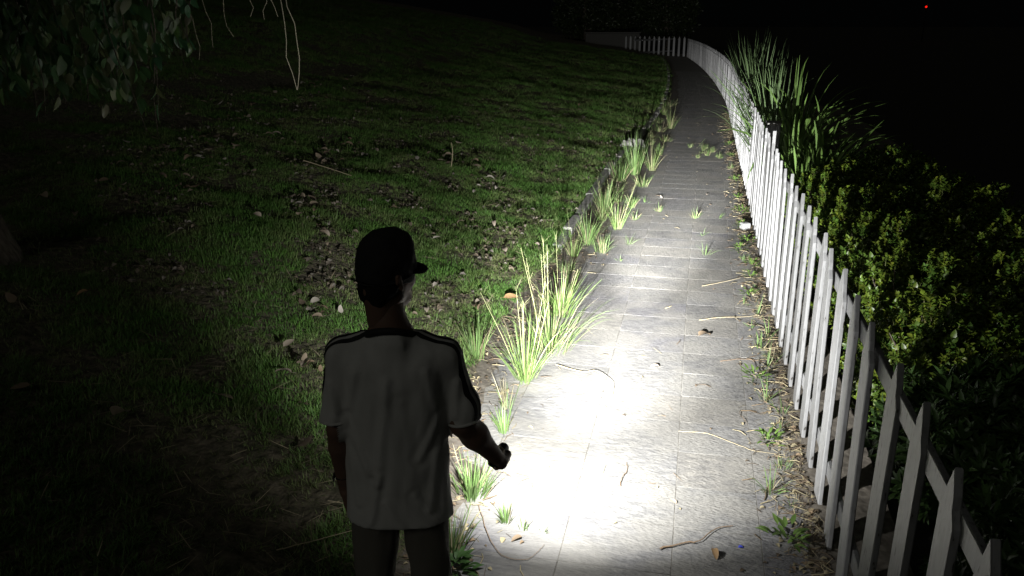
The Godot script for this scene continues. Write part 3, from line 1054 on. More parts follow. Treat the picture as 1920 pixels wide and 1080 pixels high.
func weeds() -> void:
	var G := Color(0.10, 0.17, 0.05)
	var Y := Color(0.10, 0.165, 0.042)
	weed("tallest yellow-green grass clump with seed heads at the path's left edge", Vector3(0.10, 0, -5.68), tuft_mesh(120, 0.56, 0.0045, 0.75, 1.2, 1, Y, 0.15, 0.08, 6), 1.0)
	weed("leaning grass clump with pale bent stalks right behind the tallest clump", Vector3(0.30, 0, -6.25), tuft_mesh(110, 0.60, 0.0045, 0.95, 1.5, 2, Y, 0.3, 0.15, 6), 1.0)
	weed("grass clump between the tallest clump and the kerb", Vector3(0.42, 0, -7.1), tuft_mesh(110, 0.45, 0.008, 0.7, 0.8, 3, Y, 0.3, 0.1, 2))
	var row := tuft_mesh(80, 0.42, 0.008, 0.9, 1.2, 4, G, 0.25, 0.14)
	var rows := [row, tuft_mesh(70, 0.52, 0.009, 0.7, 0.9, 5, G, 0.15, 0.10), tuft_mesh(60, 0.36, 0.007, 1.2, 1.6, 21, G, 0.4, 0.16), tuft_mesh(50, 0.6, 0.007, 0.6, 1.3, 22, Y, 0.3, 0.08, 3), tuft_mesh(90, 0.3, 0.006, 1.3, 1.2, 23, Y, 0.3, 0.18)]
	var n := 0
	for a in [[8.0, 1.98], [8.6, 2.0], [9.2, 1.93], [9.8, 1.95], [10.4, 1.9], [11.0, 1.93], [11.6, 1.85], [12.3, 1.92], [13.2, 1.95], [14.2, 1.9], [15.1, 1.85], [17.5, 1.75], [18.6, 1.8], [19.8, 1.7], [21.4, 1.8], [23.5, 1.75], [26.0, 1.7], [8.9, 1.72], [10.0, 1.66], [11.3, 1.6], [12.9, 1.57], [14.4, 1.52], [16.2, 1.49], [18.2, 1.47], [20.5, 1.46]]:
		weed(["spreading bright tuft in the row between paving and kerb", "upright broad-bladed tuft in the row between paving and kerb", "flattened half-dry tuft in the row between paving and kerb", "thin tuft with seed stalks between paving and kerb", "low mat-like tuft in the row between paving and kerb"][(n * 3 + n / 4) % 5], pp(a[0], a[1]), rows[(n * 3 + n / 4) % 5], 0.45 + 0.5 * fmod(n * 0.37, 1.0), n * 1.7, "grass_tuft", "tufts in the kerb row")
		n += 1
	weed("upright dark green tuft standing clear in the kerb row", pp(13.9, 1.78), tuft_mesh(90, 0.75, 0.012, 0.45, 0.6, 6, G, 0.08, 0.1), 1.0)
	weed("grass tuft at the lawn's edge beside the person's shoulder", Vector3(-0.27, 0.02, -6.05), tuft_mesh(70, 0.36, 0.008, 0.5, 0.5, 7, G, 0.1, 0.06))
	weed("small tuft growing through the slabs above the hand", Vector3(-0.05, 0, -4.86), tuft_mesh(40, 0.22, 0.008, 0.6, 0.4, 8, G, 0.15, 0.03))
	weed("pale stalk tuft between the big clump and the hand", Vector3(-0.03, 0, -5.2), tuft_mesh(22, 0.26, 0.006, 0.5, 0.5, 9, G, 0.5, 0.03))
	weed("bushy bleached grass tuft beside the person's hip", Vector3(-0.22, 0, -4.12), tuft_mesh(130, 0.27, 0.009, 0.7, 0.5, 10, G, 0.2, 0.08))
	weed("small tuft on the sandy patch below the hip tuft", Vector3(-0.03, 0, -3.85), tuft_mesh(34, 0.15, 0.007, 0.6, 0.5, 11, G, 0.15, 0.02))
	weed("sparse sprout near the sandy patch", Vector3(0.06, 0, -3.78), tuft_mesh(9, 0.10, 0.006, 0.9, 0.5, 12, G, 0.3, 0.02))
	weed("tiny sprout in the joint near the sandy patch", Vector3(0.16, 0, -3.76), tuft_mesh(7, 0.06, 0.005, 0.9, 0.5, 13, G, 0.1, 0.02))
	weed("grass tuft along the trouser leg", Vector3(-0.30, 0, -3.55), tuft_mesh(80, 0.3, 0.008, 0.6, 0.6, 14, G, 0.2, 0.06))
	# leafy weed at the trouser leg
	var lr := RandomNumberGenerator.new()
	lr.seed = 31
	var g := Geo.new()
	for k in 44:
		var a := lr.randf() * TAU
		var b := Vector3(cos(a), 0, sin(a)) * lr.randf() * 0.07 + Vector3(0, lr.randf_range(0.0, 0.10), 0)
		g.col = Color(0.05, 0.11, 0.03) * lr.randf_range(0.7, 1.3)
		g.leaf(b, Vector3(cos(a), lr.randf_range(0.2, 0.9), sin(a)), Vector3.UP, 0.07, 0.024, 0.3, 0.6, 4)
	weed("dark leafy weed low beside the trouser leg", Vector3(-0.26, 0, -3.42), g.mesh(true), 1.0, 0.0, "leafy_weed")
	# small tufts in the joints farther on
	var small := tuft_mesh(24, 0.16, 0.006, 1.1, 0.9, 15, G, 0.2, 0.04)
	var smalls := [small, tuft_mesh(12, 0.20, 0.006, 1.3, 1.0, 16, G, 0.3, 0.03), tuft_mesh(34, 0.10, 0.005, 1.5, 0.8, 17, G, 0.3, 0.06), tuft_mesh(8, 0.14, 0.007, 1.6, 1.6, 18, G, 0.1, 0.02)]
	for a in [[2.41, 11.0], [2.72, 11.0], [2.30, 10.05], [2.15, 9.15], [1.9, 12.0], [1.35, 9.6], [1.17, 8.9], [2.0, 11.4], [1.6, 10.9]]:
		weed("small grass tuft sprouting from a slab joint farther along", Vector3(a[0], 0, -a[1]), smalls[int(a[0] * 10.0) % 4], 0.8 + 0.4 * fmod(a[0] * 7.7, 1.0), a[1], "grass_tuft", "joint tufts")
	# weedy patch across the right half of the path
	for k in 14:
		var p := pp(15.9 + lr.randf() * 1.6, 0.35 + lr.randf() * 0.6)
		weed("low weed in the patch that covers the far right slabs", p, [small, row][k % 2], lr.randf_range(0.5, 1.0) * (1.0 if k % 2 == 0 else 0.45), k * 2.1, "grass_tuft", "weed patch on the path")
	# weeds at the foot of the fence
	var base_g := Geo.new()
	for k in 26:
		var a := lr.randf() * TAU
		base_g.col = Color(0.11, 0.19, 0.04) * lr.randf_range(0.7, 1.3)
		var b := Vector3(cos(a), 0, sin(a)) * lr.randf() * 0.08 + Vector3(0, lr.randf_range(0, 0.07), 0)
		base_g.leaf(b, Vector3(cos(a), lr.randf_range(0.2, 1.2), sin(a)), Vector3.UP, 0.06, 0.02, 0.3, 0.6, 4)
	var bm := base_g.mesh(true)
	for a in [[3.95, 0.14], [4.35, 0.16], [4.9, 0.12], [5.3, 0.18], [5.9, 0.13], [6.3, 0.15], [6.75, 0.2], [7.1, 0.13], [7.6, 0.18], [8.2, 0.14], [8.9, 0.17], [9.6, 0.13], [10.4, 0.16], [12.2, 0.15], [13.6, 0.14], [14.9, 0.17], [16.2, 0.15], [17.8, 0.14], [3.6, 0.2], [4.1, 0.24], [4.65, 0.22], [5.1, 0.08], [5.6, 0.24], [6.1, 0.09], [6.55, 0.08], [7.35, 0.24], [7.9, 0.09], [8.6, 0.1], [9.2, 0.22], [11.2, 0.12]]:
		var leafy := int(a[0] * 10.0) % 2 == 0
		weed("round-leafed green weed at the foot of the white fence" if leafy else "thin grassy weed at the foot of the white fence", pp(a[0], a[1], 0.006), bm if leafy else smalls[int(a[0] * 7.0) % 4], 0.8 + 0.5 * fmod(a[0] * 3.3, 1.0), a[0] * 5.0, "fence_foot_weed", "weeds at the fence foot")

# ------------------------------------------------------------------ fallen leaves, twigs, straw
func litter() -> void:
	var r := RandomNumberGenerator.new()
	r.seed = 929
	var lv := []
	for k in 6:
		var g := Geo.new()
		var curl: float = [0.5, 1.0, -0.5, 0.3, 0.8, 1.4][k]
		g.leaf(Vector3(0, 0, 0), Vector3(1, 0.25, 0), Vector3.UP, 0.13, [0.075, 0.06, 0.07, 0.065, 0.085, 0.06][k], [0.25, 0.4, -0.2, 0.15, 0.45, 0.6][k], curl, 6, 0.75)
		g.tube([Vector3(-0.035, 0.004, 0.004), Vector3(0, 0.002, 0)], [0.0014, 0.0016], 3, false)
		var lo := 1.0
		for p in g.v: lo = minf(lo, p.y)
		for j in g.v.size(): g.v[j] -= Vector3(0, lo, 0)
		lv.append(g.mesh())
	var ms := []
	for c in [Color(0.26, 0.21, 0.15), Color(0.33, 0.28, 0.22), Color(0.19, 0.14, 0.09), Color(0.30, 0.19, 0.09), Color(0.38, 0.35, 0.30), Color(0.13, 0.10, 0.07)]:
		var m := mat(c.r, c.g, c.b, 0.75)
		m.backlight_enabled = true
		m.backlight = Color(0.3, 0.3, 0.3)
		ms.append(m)
	var n := 0
	# leaves that can be picked out, [x, z, size, tone]
	var spots := [[-0.07, 7.20, 1.17, 3], [-0.06, 8.49, 1.08, 1], [-2.68, 7.10, 1.08, 0], [-1.98, 7.91, 0.81, 4], [-1.50, 10.20, 1.08, 4], [-0.22, 9.76, 0.90, 1], [-0.84, 8.83, 0.81, 4], [-1.48, 5.28, 1.08, 1], [-1.29, 4.90, 0.99, 2], [-1.82, 4.83, 1.17, 0], [-2.24, 4.35, 1.26, 0], [-4.23, 8.07, 1.17, 0], [-1.67, 5.83, 0.90, 1], [-3.28, 6.30, 0.81, 3], [-3.61, 5.89, 0.99, 2], [-2.87, 4.68, 0.99, 2], [-4.76, 8.53, 1.08, 0], [-0.56, 9.64, 0.81, 0], [-1.63, 6.60, 0.81, 4], [-2.44, 9.48, 0.99, 4], [-2.58, 9.66, 0.90, 1], [-1.74, 10.15, 0.90, 1], [-0.42, 12.06, 1.08, 0], [-0.22, 11.83, 0.99, 4], [2.84, 29.09, 1.44, 1], [-1.35, 9.83, 0.81, 2], [-1.39, 6.57, 0.72, 4], [-1.89, 8.25, 0.90, 2], [-2.13, 13.10, 1.17, 1], [-2.56, 13.23, 1.08, 2], [-3.24, 10.73, 1.08, 0], [-5.08, 9.50, 0.99, 0], [-1.20, 4.30, 0.90, 5], [-2.73, 6.62, 0.90, 2], [-2.61, 8.69, 0.90, 1]]
	for s in spots:
		leaf_at(lv[n % 6], ms[s[3]], lawn_at(s[0], s[1]) + Vector3(0, 0.055, 0), r, s[2] * 0.9, ["large tan leaf lying dry on the lawn", "large pale buff leaf lying dry on the lawn", "large brown leaf lying dry on the lawn", "large orange-brown leaf lying dry on the lawn", "large whitish leaf lying dry on the lawn", "large dark brown leaf lying on the unlit lawn"][s[3]], "large fallen leaves")
		n += 1
	var drift := -1
	var drift_labels := ["dry leaf in the thick drift before the tree trunk", "dry leaf in the small heap past the person's left shoulder", "dry leaf in the long drift under the hanging strands", "dry leaf in the heap beside the straight pale stick", "dry leaf in the cluster just left of the cap", "dry leaf in the cluster below the standing forked twig", "dry leaf in the cluster behind the person's left shoulder", "dry leaf in the cluster by the person's left sleeve", "dry leaf in the weeds by the far lawn edge", "dry leaf in the loose drift beyond the trunk-side heap", "dry leaf in the small patch near the forked twig", "dry leaf in the dim drift high on the bank", "dry leaf between the shoulder tuft and the cap peak", "dry leaf in the dark under the hanging branches", "dry leaf strewn singly over the upper bank"]
	# drifts of smaller dry leaves, [x, z, spread, how many]
	for d in [[-3.94, 10.26, 0.29, 0.86, 42], [-2.44, 9.61, 0.13, 0.28, 12], [-4.70, 15.61, 0.53, 1.46, 26], [-2.55, 12.77, 0.28, 0.59, 14], [-1.86, 8.26, 0.13, 0.17, 9], [-0.90, 13.11, 0.22, 0.41, 8], [-1.55, 6.51, 0.11, 0.18, 9], [-1.47, 5.44, 0.08, 0.13, 6], [2.28, 20.53, 0.66, 1.34, 10], [-4.04, 12.74, 0.39, 1.01, 22], [-0.38, 11.91, 0.16, 0.29, 6], [-4.98, 20.47, 0.68, 2.15, 14], [-0.27, 6.92, 0.13, 0.15, 5], [-4.76, 10.71, 0.31, 0.72, 12], [-2.98, 18.68, 1.25, 3.06, 10]]:
		drift += 1
		for k in d[4]:
			var x: float = d[0] + r.randfn() * d[2]
			var z: float = d[1] + r.randfn() * d[3]
			if fence_x(z) - x < table(EDGE, z) + 0.1: continue
			leaf_at(lv[r.randi() % 6], ms[[0, 1, 2, 5, 0, 4, 2][r.randi() % 7]], lawn_at(x, z) + Vector3(0, 0.055, 0), r, r.randf_range(0.4, 0.95) * (1.0 if z < 12 else 1.3), drift_labels[drift], "fallen leaves in drifts")
	# leaves on the paving
	leaf_at(lv[4], ms[2], Vector3(1.53, 0.004, -6.55), r, 0.95, "single curled brown leaf lying out on the paving", "", 0.5)
	leaf_at(lv[1], ms[2], Vector3(0.05, 0.004, -3.70), r, 0.5, "crumpled dark leaf on the sandy patch near the hip tuft", "")
	leaf_at(lv[5], ms[3], Vector3(0.98, 0.004, -3.58), r, 0.55, "torn orange-brown leaf near the broken stick", "")
	leaf_at(lv[0], ms[1], Vector3(0.88, 0.004, -4.02), r, 0.4, "small pale leaf beside the slab joint near the stick", "")
	for a in [[2.2, 12.3], [2.9, 12.5], [2.5, 14.9], [3.5, 16.3], [4.6, 19.6], [4.9, 21.5], [1.1, 5.9], [-0.06, 4.9]]:
		leaf_at(lv[r.randi() % 6], ms[r.randi() % 6], Vector3(a[0], 0.005, -a[1]), r, 0.55, "small dry scrap of leaf lying flat on the slabs", "leaf scraps on the paving")
	# twigs, each one a thing: [label, points, radius]
	var tw := [
		["broken brown stick lying bent on the near slabs", [Vector3(0.72, 0.012, -3.60), Vector3(0.86, 0.013, -3.65), Vector3(0.93, 0.015, -3.66), Vector3(1.03, 0.013, -3.77), Vector3(1.13, 0.011, -3.80)], 0.008],
		["long thin vine stem curving across the right slabs", [Vector3(1.05, 0.006, -4.86), Vector3(1.22, 0.006, -4.83), Vector3(1.36, 0.006, -4.70), Vector3(1.46, 0.008, -4.60), Vector3(1.62, 0.01, -4.55)], 0.004],
		["curled dark root scrap in the middle of the paving", [Vector3(0.60, 0.006, -4.20), Vector3(0.62, 0.012, -4.28), Vector3(0.66, 0.006, -4.36), Vector3(0.67, 0.008, -4.46)], 0.005],
		["forked straw-coloured stem beside the big grass clump", [Vector3(0.33, 0.02, -5.92), Vector3(0.52, 0.015, -5.80), Vector3(0.62, 0.03, -5.78), Vector3(0.72, 0.012, -5.62), Vector3(0.70, 0.006, -5.42)], 0.005],
		["pale straw stem bent in a shallow V on the slabs", [Vector3(0.35, 0.005, -5.28), Vector3(0.50, 0.006, -5.37), Vector3(0.68, 0.006, -5.42)], 0.0045],
		["short dark bent twig near the pale straw stem", [Vector3(0.44, 0.006, -5.40), Vector3(0.50, 0.007, -5.43), Vector3(0.55, 0.006, -5.52)], 0.004],
		["dark twig branching out of the soil by the fence", [Vector3(1.36, 0.006, -4.05), Vector3(1.44, 0.008, -4.22), Vector3(1.55, 0.014, -4.30), Vector3(1.66, 0.02, -4.28)], 0.006],
		["long pale runner creeping from the fence foot across the slabs", [Vector3(1.62, 0.008, -6.95), Vector3(1.80, 0.008, -7.02), Vector3(2.02, 0.010, -7.03), Vector3(2.16, 0.02, -7.05)], 0.005],
		["thin brown runner from the fence foot toward the single leaf", [Vector3(1.58, 0.008, -6.02), Vector3(1.78, 0.008, -6.06), Vector3(2.0, 0.012, -5.95)], 0.004],
		["green-tipped runner lying from the fence onto the slabs", [Vector3(1.85, 0.008, -7.95), Vector3(2.05, 0.01, -8.05), Vector3(2.28, 0.03, -8.15)], 0.005],
		["long dead vine lying beside the sandy patch", [Vector3(-0.18, 0.01, -4.0), Vector3(-0.12, 0.02, -3.72), Vector3(-0.05, 0.012, -3.55), Vector3(0.08, 0.01, -3.52), Vector3(0.16, 0.01, -3.64)], 0.004],
		["straight pale stick lying on the lit lawn", [lawn_at(-2.80, 11.45) + Vector3(0, 0.06, 0), lawn_at(-2.44, 11.22) + Vector3(0, 0.06, 0), lawn_at(-2.08, 11.0) + Vector3(0, 0.05, 0)], 0.012],
		["dry forked twig standing up in the lit lawn", [lawn_at(-0.92, 12.7) + Vector3(0, -0.02, 0), lawn_at(-0.92, 12.7) + Vector3(0.04, 0.2, 0), lawn_at(-0.92, 12.7) + Vector3(0.02, 0.38, 0)], 0.012],
		["dead pale stalk lying in the dark lower lawn", [lawn_at(-1.10, 3.45) + Vector3(0, 0.05, 0), lawn_at(-0.92, 3.52) + Vector3(0, 0.06, 0), lawn_at(-0.78, 3.62) + Vector3(0, 0.05, 0)], 0.005],
	]
	var wood := [mat(0.20, 0.14, 0.09, 0.85), mat(0.40, 0.34, 0.22, 0.8), mat(0.12, 0.09, 0.06, 0.85)]
	for k in tw.size():
		var c: Array = []
		var rad: Array = []
		var P: Array = tw[k][1]
		for j in P.size() - 1:
			for m in 4:
				var f := m / 4.0
				c.append(P[j].cubic_interpolate(P[j + 1], P[maxi(j - 1, 0)], P[mini(j + 2, P.size() - 1)], f) + Vector3(r.randf_range(-1, 1), 0, r.randf_range(-1, 1)) * 0.004)
		c.append(P[-1])
		for j in c.size():
			rad.append(tw[k][2] * 0.58 * (1.0 - 0.6 * j / c.size()) * r.randf_range(0.85, 1.15))
		var g := Geo.new()
		g.tube(c, rad, 6)
		var o := put(g.mesh(), "twig", wood[[0, 1, 0, 1, 1, 2, 2, 1, 0, 1, 0, 1, 1, 1][k]])
		tag(o, tw[k][0], "twig", "")
	# litter of straw, twig bits and crumbs in the soil strips: nobody could count it
	var st := Geo.new()
	st.blade(Vector3(-0.05, 0.004, 0), Vector3(1, 0.08, 0.2), 0.10, 0.004, 0.15, 3)
	var st2 := Geo.new()
	st2.tube([Vector3(-0.04, 0.003, 0), Vector3(0, 0.008, 0.008), Vector3(0.045, 0.003, -0.004)], [0.0022, 0.0025, 0.0014], 4)
	var cr := Geo.new()
	cr.leaf(Vector3(-0.015, 0.001, 0), Vector3(1, 0.3, 0), Vector3.UP, 0.035, 0.022, 0.5, 1.6, 3)
	var xs := [[], [], []]
	var cs := [[], [], []]
	for k in 6200:
		var z := 2.3 + 22.0 * pow(r.randf(), 1.7)
		var side := r.randf()
		var t: float
		if side < 0.56: t = 0.02 + absf(r.randfn()) * 0.12
		elif side < 0.88: t = table(EDGE, z) + 0.02 - absf(r.randfn()) * 0.2
		else: t = r.randf_range(0.3, 1.85)
		var kind := r.randi() % 3
		if side >= 0.88 and r.randf() < 0.8: continue
		var p := pp(z, t, 0.004)
		if t < 0.16: p.y = lerpf(0.03, -0.004, pow(clampf((t + 0.35) / 0.48, 0, 1), 1.6)) + 0.010
		elif t > 1.8: p.y = 0.006 + 0.03 * clampf((t - 1.8) / 0.6, 0, 1)
		xs[kind].append(Transform3D(Basis.from_euler(Vector3(r.randf_range(-0.15, 0.15), r.randf() * TAU, r.randf_range(-0.1, 0.1))) * r.randf_range(0.4, 1.3), p))
		cs[kind].append([Color(0.42, 0.36, 0.22), Color(0.22, 0.16, 0.10), Color(0.12, 0.09, 0.06), Color(0.30, 0.26, 0.16)][r.randi() % 4] * r.randf_range(0.7, 1.2))
	var lm := [st.mesh(), st2.mesh(), cr.mesh()]
	for k in 3:
		var o := many(lm[k], "path_litter", M.dry, xs[k], cs[k])
		tag(o, ["loose dry straw strewn along both edges of the paving", "tiny broken twigs strewn along both edges of the paving", "crumbled leaf bits strewn along both edges of the paving"][k], "litter")
		stuff(o)
	# sparse dry straw in the lawn
	var ls := []
	var lc := []
	for k in 2600:
		var z := 3.0 + 17.0 * r.randf()
		var x := r.randf_range(-z * 0.62, fence_x(z) - table(EDGE, z) - 0.1)
		if patch.get_noise_2d(x, z) > 0.05 and r.randf() < 0.7: continue
		ls.append(Transform3D(Basis.from_euler(Vector3(r.randf_range(-0.5, 0.5), r.randf() * TAU, r.randf_range(-0.4, 0.4))) * r.randf_range(0.7, 1.6), lawn_at(x, z) + Vector3(0, 0.045, 0)))
		lc.append(Color(0.34, 0.29, 0.19) * r.randf_range(0.5, 1.2))
	var lo := many(lm[0], "lawn_straw", M.dry, ls, lc)
	tag(lo, "scattered dry straw lying over the lawn grass", "litter")
	stuff(lo)
	var ks := []
	var kc := []
	for k in 6500:
		var z := 6.5 + 15.0 * r.randf()
		var x := r.randf_range(-z * 0.5, fence_x(z) - table(EDGE, z) - 0.15)
		var de := patch.get_noise_2d(x, z) + 0.35 * patch.get_noise_2d(x * 4.0 + 90.0, z * 4.0)
		if de > -0.14 + 0.10 * r.randfn(): continue
		ks.append(Transform3D(Basis.from_euler(Vector3(r.randf_range(-0.6, 0.6), r.randf() * TAU, r.randf_range(-0.6, 0.6))) * r.randf_range(0.8, 2.1), lawn_at(x, z) + Vector3(0, 0.035 + 0.015 * r.randf(), 0)))
		kc.append([Color(0.17, 0.14, 0.10), Color(0.22, 0.19, 0.15), Color(0.10, 0.08, 0.055), Color(0.26, 0.235, 0.20)][r.randi() % 4] * r.randf_range(0.6, 1.1))
	var kro := many(lm[2], "leaf_crumbs", M.dry, ks, kc)
	tag(kro, "broken bits of dry leaves lying in patches over the lawn", "litter")
	stuff(kro)
	# small bright block at the fence foot
	var bg := Geo.new()
	bg.box(Vector3(0, 0.04, 0), Vector3(0.11, 0.08, 0.10), 0.012)
	var bo := put(bg.mesh(), "stone_block", M.paint[2])
	bo.position = pp(10.35, 0.11, 0.0)
	bo.rotation.y = 0.3
	tag(bo, "small white stone block lying at the fence foot", "stone")
	var rk := Geo.new()
	sdf(rk, [[Vector3(-0.12, 0.08, 0), Vector3(0.12, 0.1, 0.02), 0.11, 0.13], [Vector3(0, 0.14, -0.05), Vector3(0.14, 0.12, -0.05), 0.09, 0.07]], 0.03, 0.06, [], 0.05)
	var ro := put(rk.mesh(), "rock", M.concrete)
	ro.position = pp(16.6, 2.05, 0.02)
	tag(ro, "rough pale rock in the weeds at the lawn's edge", "rock")
	var fl := Geo.new()
	fl.leaf(Vector3.ZERO, Vector3(1, 0.3, 0), Vector3.UP, 0.03, 0.022, 0.6, 1.0, 4)
	var po := put(fl.mesh(), "petal", mat(0.06, 0.08, 0.5, 0.6))
	po.position = Vector3(1.11, 0.003, -3.62)
	tag(po, "tiny blue scrap lying on the slabs near the stick", "petal")

func leaf_at(m: Mesh, mt: Material, p: Vector3, r: RandomNumberGenerator, s: float, label: String, group: String, turn := -1.0) -> void:
	var o := put(m, "fallen_leaf", mt)
	o.position = p
	var flat := 0.5 if group.contains("lawn") or group.contains("drift") or group.contains("large") else 0.06
	o.rotation = Vector3(r.randf_range(-flat, flat), turn if turn >= 0 else r.randf() * TAU, r.randf_range(-flat, flat) * 0.6)
	o.scale = Vector3.ONE * s
	tag(o, label, "leaf", group)

# ------------------------------------------------------------------ surfaces from tapered capsules, joined smoothly and meshed as surface nets
func sdf(g: Geo, prims: Array, cell: float, k: float, clips := [], rough := 0.0, stretch := Vector3(1, 1, 1)) -> void:
	var lo := Vector3(1e9, 1e9, 1e9)
	var hi := -lo
	for p in prims:
		var m: float = maxf(p[2], p[3]) + 3.0 * cell + rough
		var mv := Vector3(m, m, m)
		lo = lo.min(p[0] - mv).min(p[1] - mv)
		hi = hi.max(p[0] + mv).max(p[1] + mv)
	var nx := int((hi.x - lo.x) / cell) + 2
	var ny := int((hi.y - lo.y) / cell) + 2
	var nz := int((hi.z - lo.z) / cell) + 2
	var f := PackedFloat32Array()
	f.resize(nx * ny * nz)
	f.fill(1.0)
	for p in prims:
		var a: Vector3 = p[0]
		var b: Vector3 = p[1]
		var ra: float = p[2]
		var rb: float = p[3]
		var kk: float = p[4] if p.size() > 4 else k
		var m := maxf(ra, rb) + maxf(kk, 2.5 * cell) + rough
		var mv := Vector3(m, m, m)
		var l := ((a.min(b) - mv - lo) / cell).floor()
		var h := ((a.max(b) + mv - lo) / cell).ceil()
		var ab := b - a
		var inv := 1.0 / maxf(ab.length_squared(), 1e-9)
		for z in range(maxi(int(l.z), 0), mini(int(h.z) + 1, nz)):
			for y in range(maxi(int(l.y), 0), mini(int(h.y) + 1, ny)):
				var at := (z * ny + y) * nx
				var q := lo + Vector3(0, y, z) * cell - a
				for x in range(maxi(int(l.x), 0), mini(int(h.x) + 1, nx)):
					q.x = lo.x + x * cell - a.x
					var s := clampf(q.dot(ab) * inv, 0.0, 1.0)
					var d := (q - ab * s).length() - ra - (rb - ra) * s
					var o := f[at + x]
					var w := clampf(0.5 + 0.5 * (o - d) / kk, 0.0, 1.0)
					f[at + x] = lerpf(o, d, w) - kk * w * (1.0 - w)
	if clips.size() > 0 or rough > 0.0:
		for z in nz:
			for y in ny:
				for x in nx:
					var at := (z * ny + y) * nx + x
					var d := f[at]
					if absf(d) > 0.05 + rough and clips.is_empty(): continue
					var q := lo + Vector3(x, y, z) * cell
					if rough > 0.0 and absf(d) < 0.05 + rough:
						d += rough * und.get_noise_3d(q.x * 18.0 * stretch.x, q.y * 18.0 * stretch.y, q.z * 18.0 * stretch.z)
					for c in clips:
						d = maxf(d, (c[0] as Vector3).dot(q) - float(c[1]))
					f[at] = d
	# nets
	var id := PackedInt32Array()
	id.resize(nx * ny * nz)
	id.fill(-1)
	var step := [0, 1, nx, nx + 1, nx * ny, nx * ny + 1, nx * ny + nx, nx * ny + nx + 1]
	var off := [Vector3(0, 0, 0), Vector3(1, 0, 0), Vector3(0, 1, 0), Vector3(1, 1, 0), Vector3(0, 0, 1), Vector3(1, 0, 1), Vector3(0, 1, 1), Vector3(1, 1, 1)]
	var edges := [[0, 1], [2, 3], [4, 5], [6, 7], [0, 2], [1, 3], [4, 6], [5, 7], [0, 4], [1, 5], [2, 6], [3, 7]]
	for z in nz - 1:
		for y in ny - 1:
			var row := (z * ny + y) * nx
			for x in nx - 1:
				var at := row + x
				var s := 0
				for j in 8:
					if f[at + step[j]] < 0.0: s += 1
				if s == 0 or s == 8: continue
				var sum := Vector3.ZERO
				var cnt := 0
				for e in edges:
					var da := f[at + step[e[0]]]
					var db := f[at + step[e[1]]]
					if (da < 0.0) != (db < 0.0):
						sum += (off[e[0]] as Vector3).lerp(off[e[1]], da / (da - db))
						cnt += 1
				id[at] = g.add(lo + (Vector3(x, y, z) + sum / cnt) * cell)
	var sx := 1
	var sy := nx
	var sz := nx * ny
	for z in range(1, nz - 1):
		for y in range(1, ny - 1):
			for x in range(1, nx - 1):
				var at := (z * ny + y) * nx + x
				var ins := f[at] < 0.0
				if ins != (f[at + sx] < 0.0): _net(g, id[at - sy - sz], id[at - sz], id[at], id[at - sy], ins)
				if ins != (f[at + sy] < 0.0): _net(g, id[at - sx - sz], id[at - sx], id[at], id[at - sz], ins)
				if ins != (f[at + sz] < 0.0): _net(g, id[at - sx - sy], id[at - sy], id[at], id[at - sx], ins)

func _net(g: Geo, a: int, b: int, c: int, d: int, ins: bool) -> void:
	if a < 0 or b < 0 or c < 0 or d < 0: return
	if ins: g.q(a, d, c, b)
	else: g.q(a, b, c, d)

# a band of a mesh cut out between two planes and lifted a little: printed or sewn-on stripes
func band(src: Geo, keep: Callable, n: Vector3, d0: float, d1: float, lift: float) -> Geo:
	var m := src.mesh()
	var nor: PackedVector3Array = m.surface_get_arrays(0)[Mesh.ARRAY_NORMAL]
	var g := Geo.new()
	for k in range(0, src.i.size(), 3):
		var poly := []
		for j in 3:
			var q := src.i[k + j]
			poly.append([src.v[q], nor[q]])
		var mid: Vector3 = (poly[0][0] + poly[1][0] + poly[2][0]) / 3.0
		if not keep.call(mid, poly[0][1]): continue
		for cut in [[n, d1], [-n, -d0]]:
			var res := []
			for j in poly.size():
				var a = poly[j]
				var b = poly[(j + 1) % poly.size()]
				var fa: float = (cut[0] as Vector3).dot(a[0]) - cut[1]
				var fb: float = (cut[0] as Vector3).dot(b[0]) - cut[1]
				if fa <= 0: res.append(a)
				if (fa <= 0) != (fb <= 0):
					var s := fa / (fa - fb)
					res.append([a[0].lerp(b[0], s), a[1].lerp(b[1], s)])
			poly = res
			if poly.size() < 3: break
		if poly.size() < 3: continue
		var first := g.v.size()
		for p in poly: g.add(p[0] + p[1] * lift)
		for j in range(1, poly.size() - 1): g.t(first, first + j, first + j + 1)
	return g

# ------------------------------------------------------------------ the person
const ROOT := Vector3(-0.405, 0.0, -2.72)
const FIST := Vector3(0.349, 0.905, -0.155)
func beam_axis() -> Vector3:
	return Vector3(0.254, -0.088, -0.963).normalized()

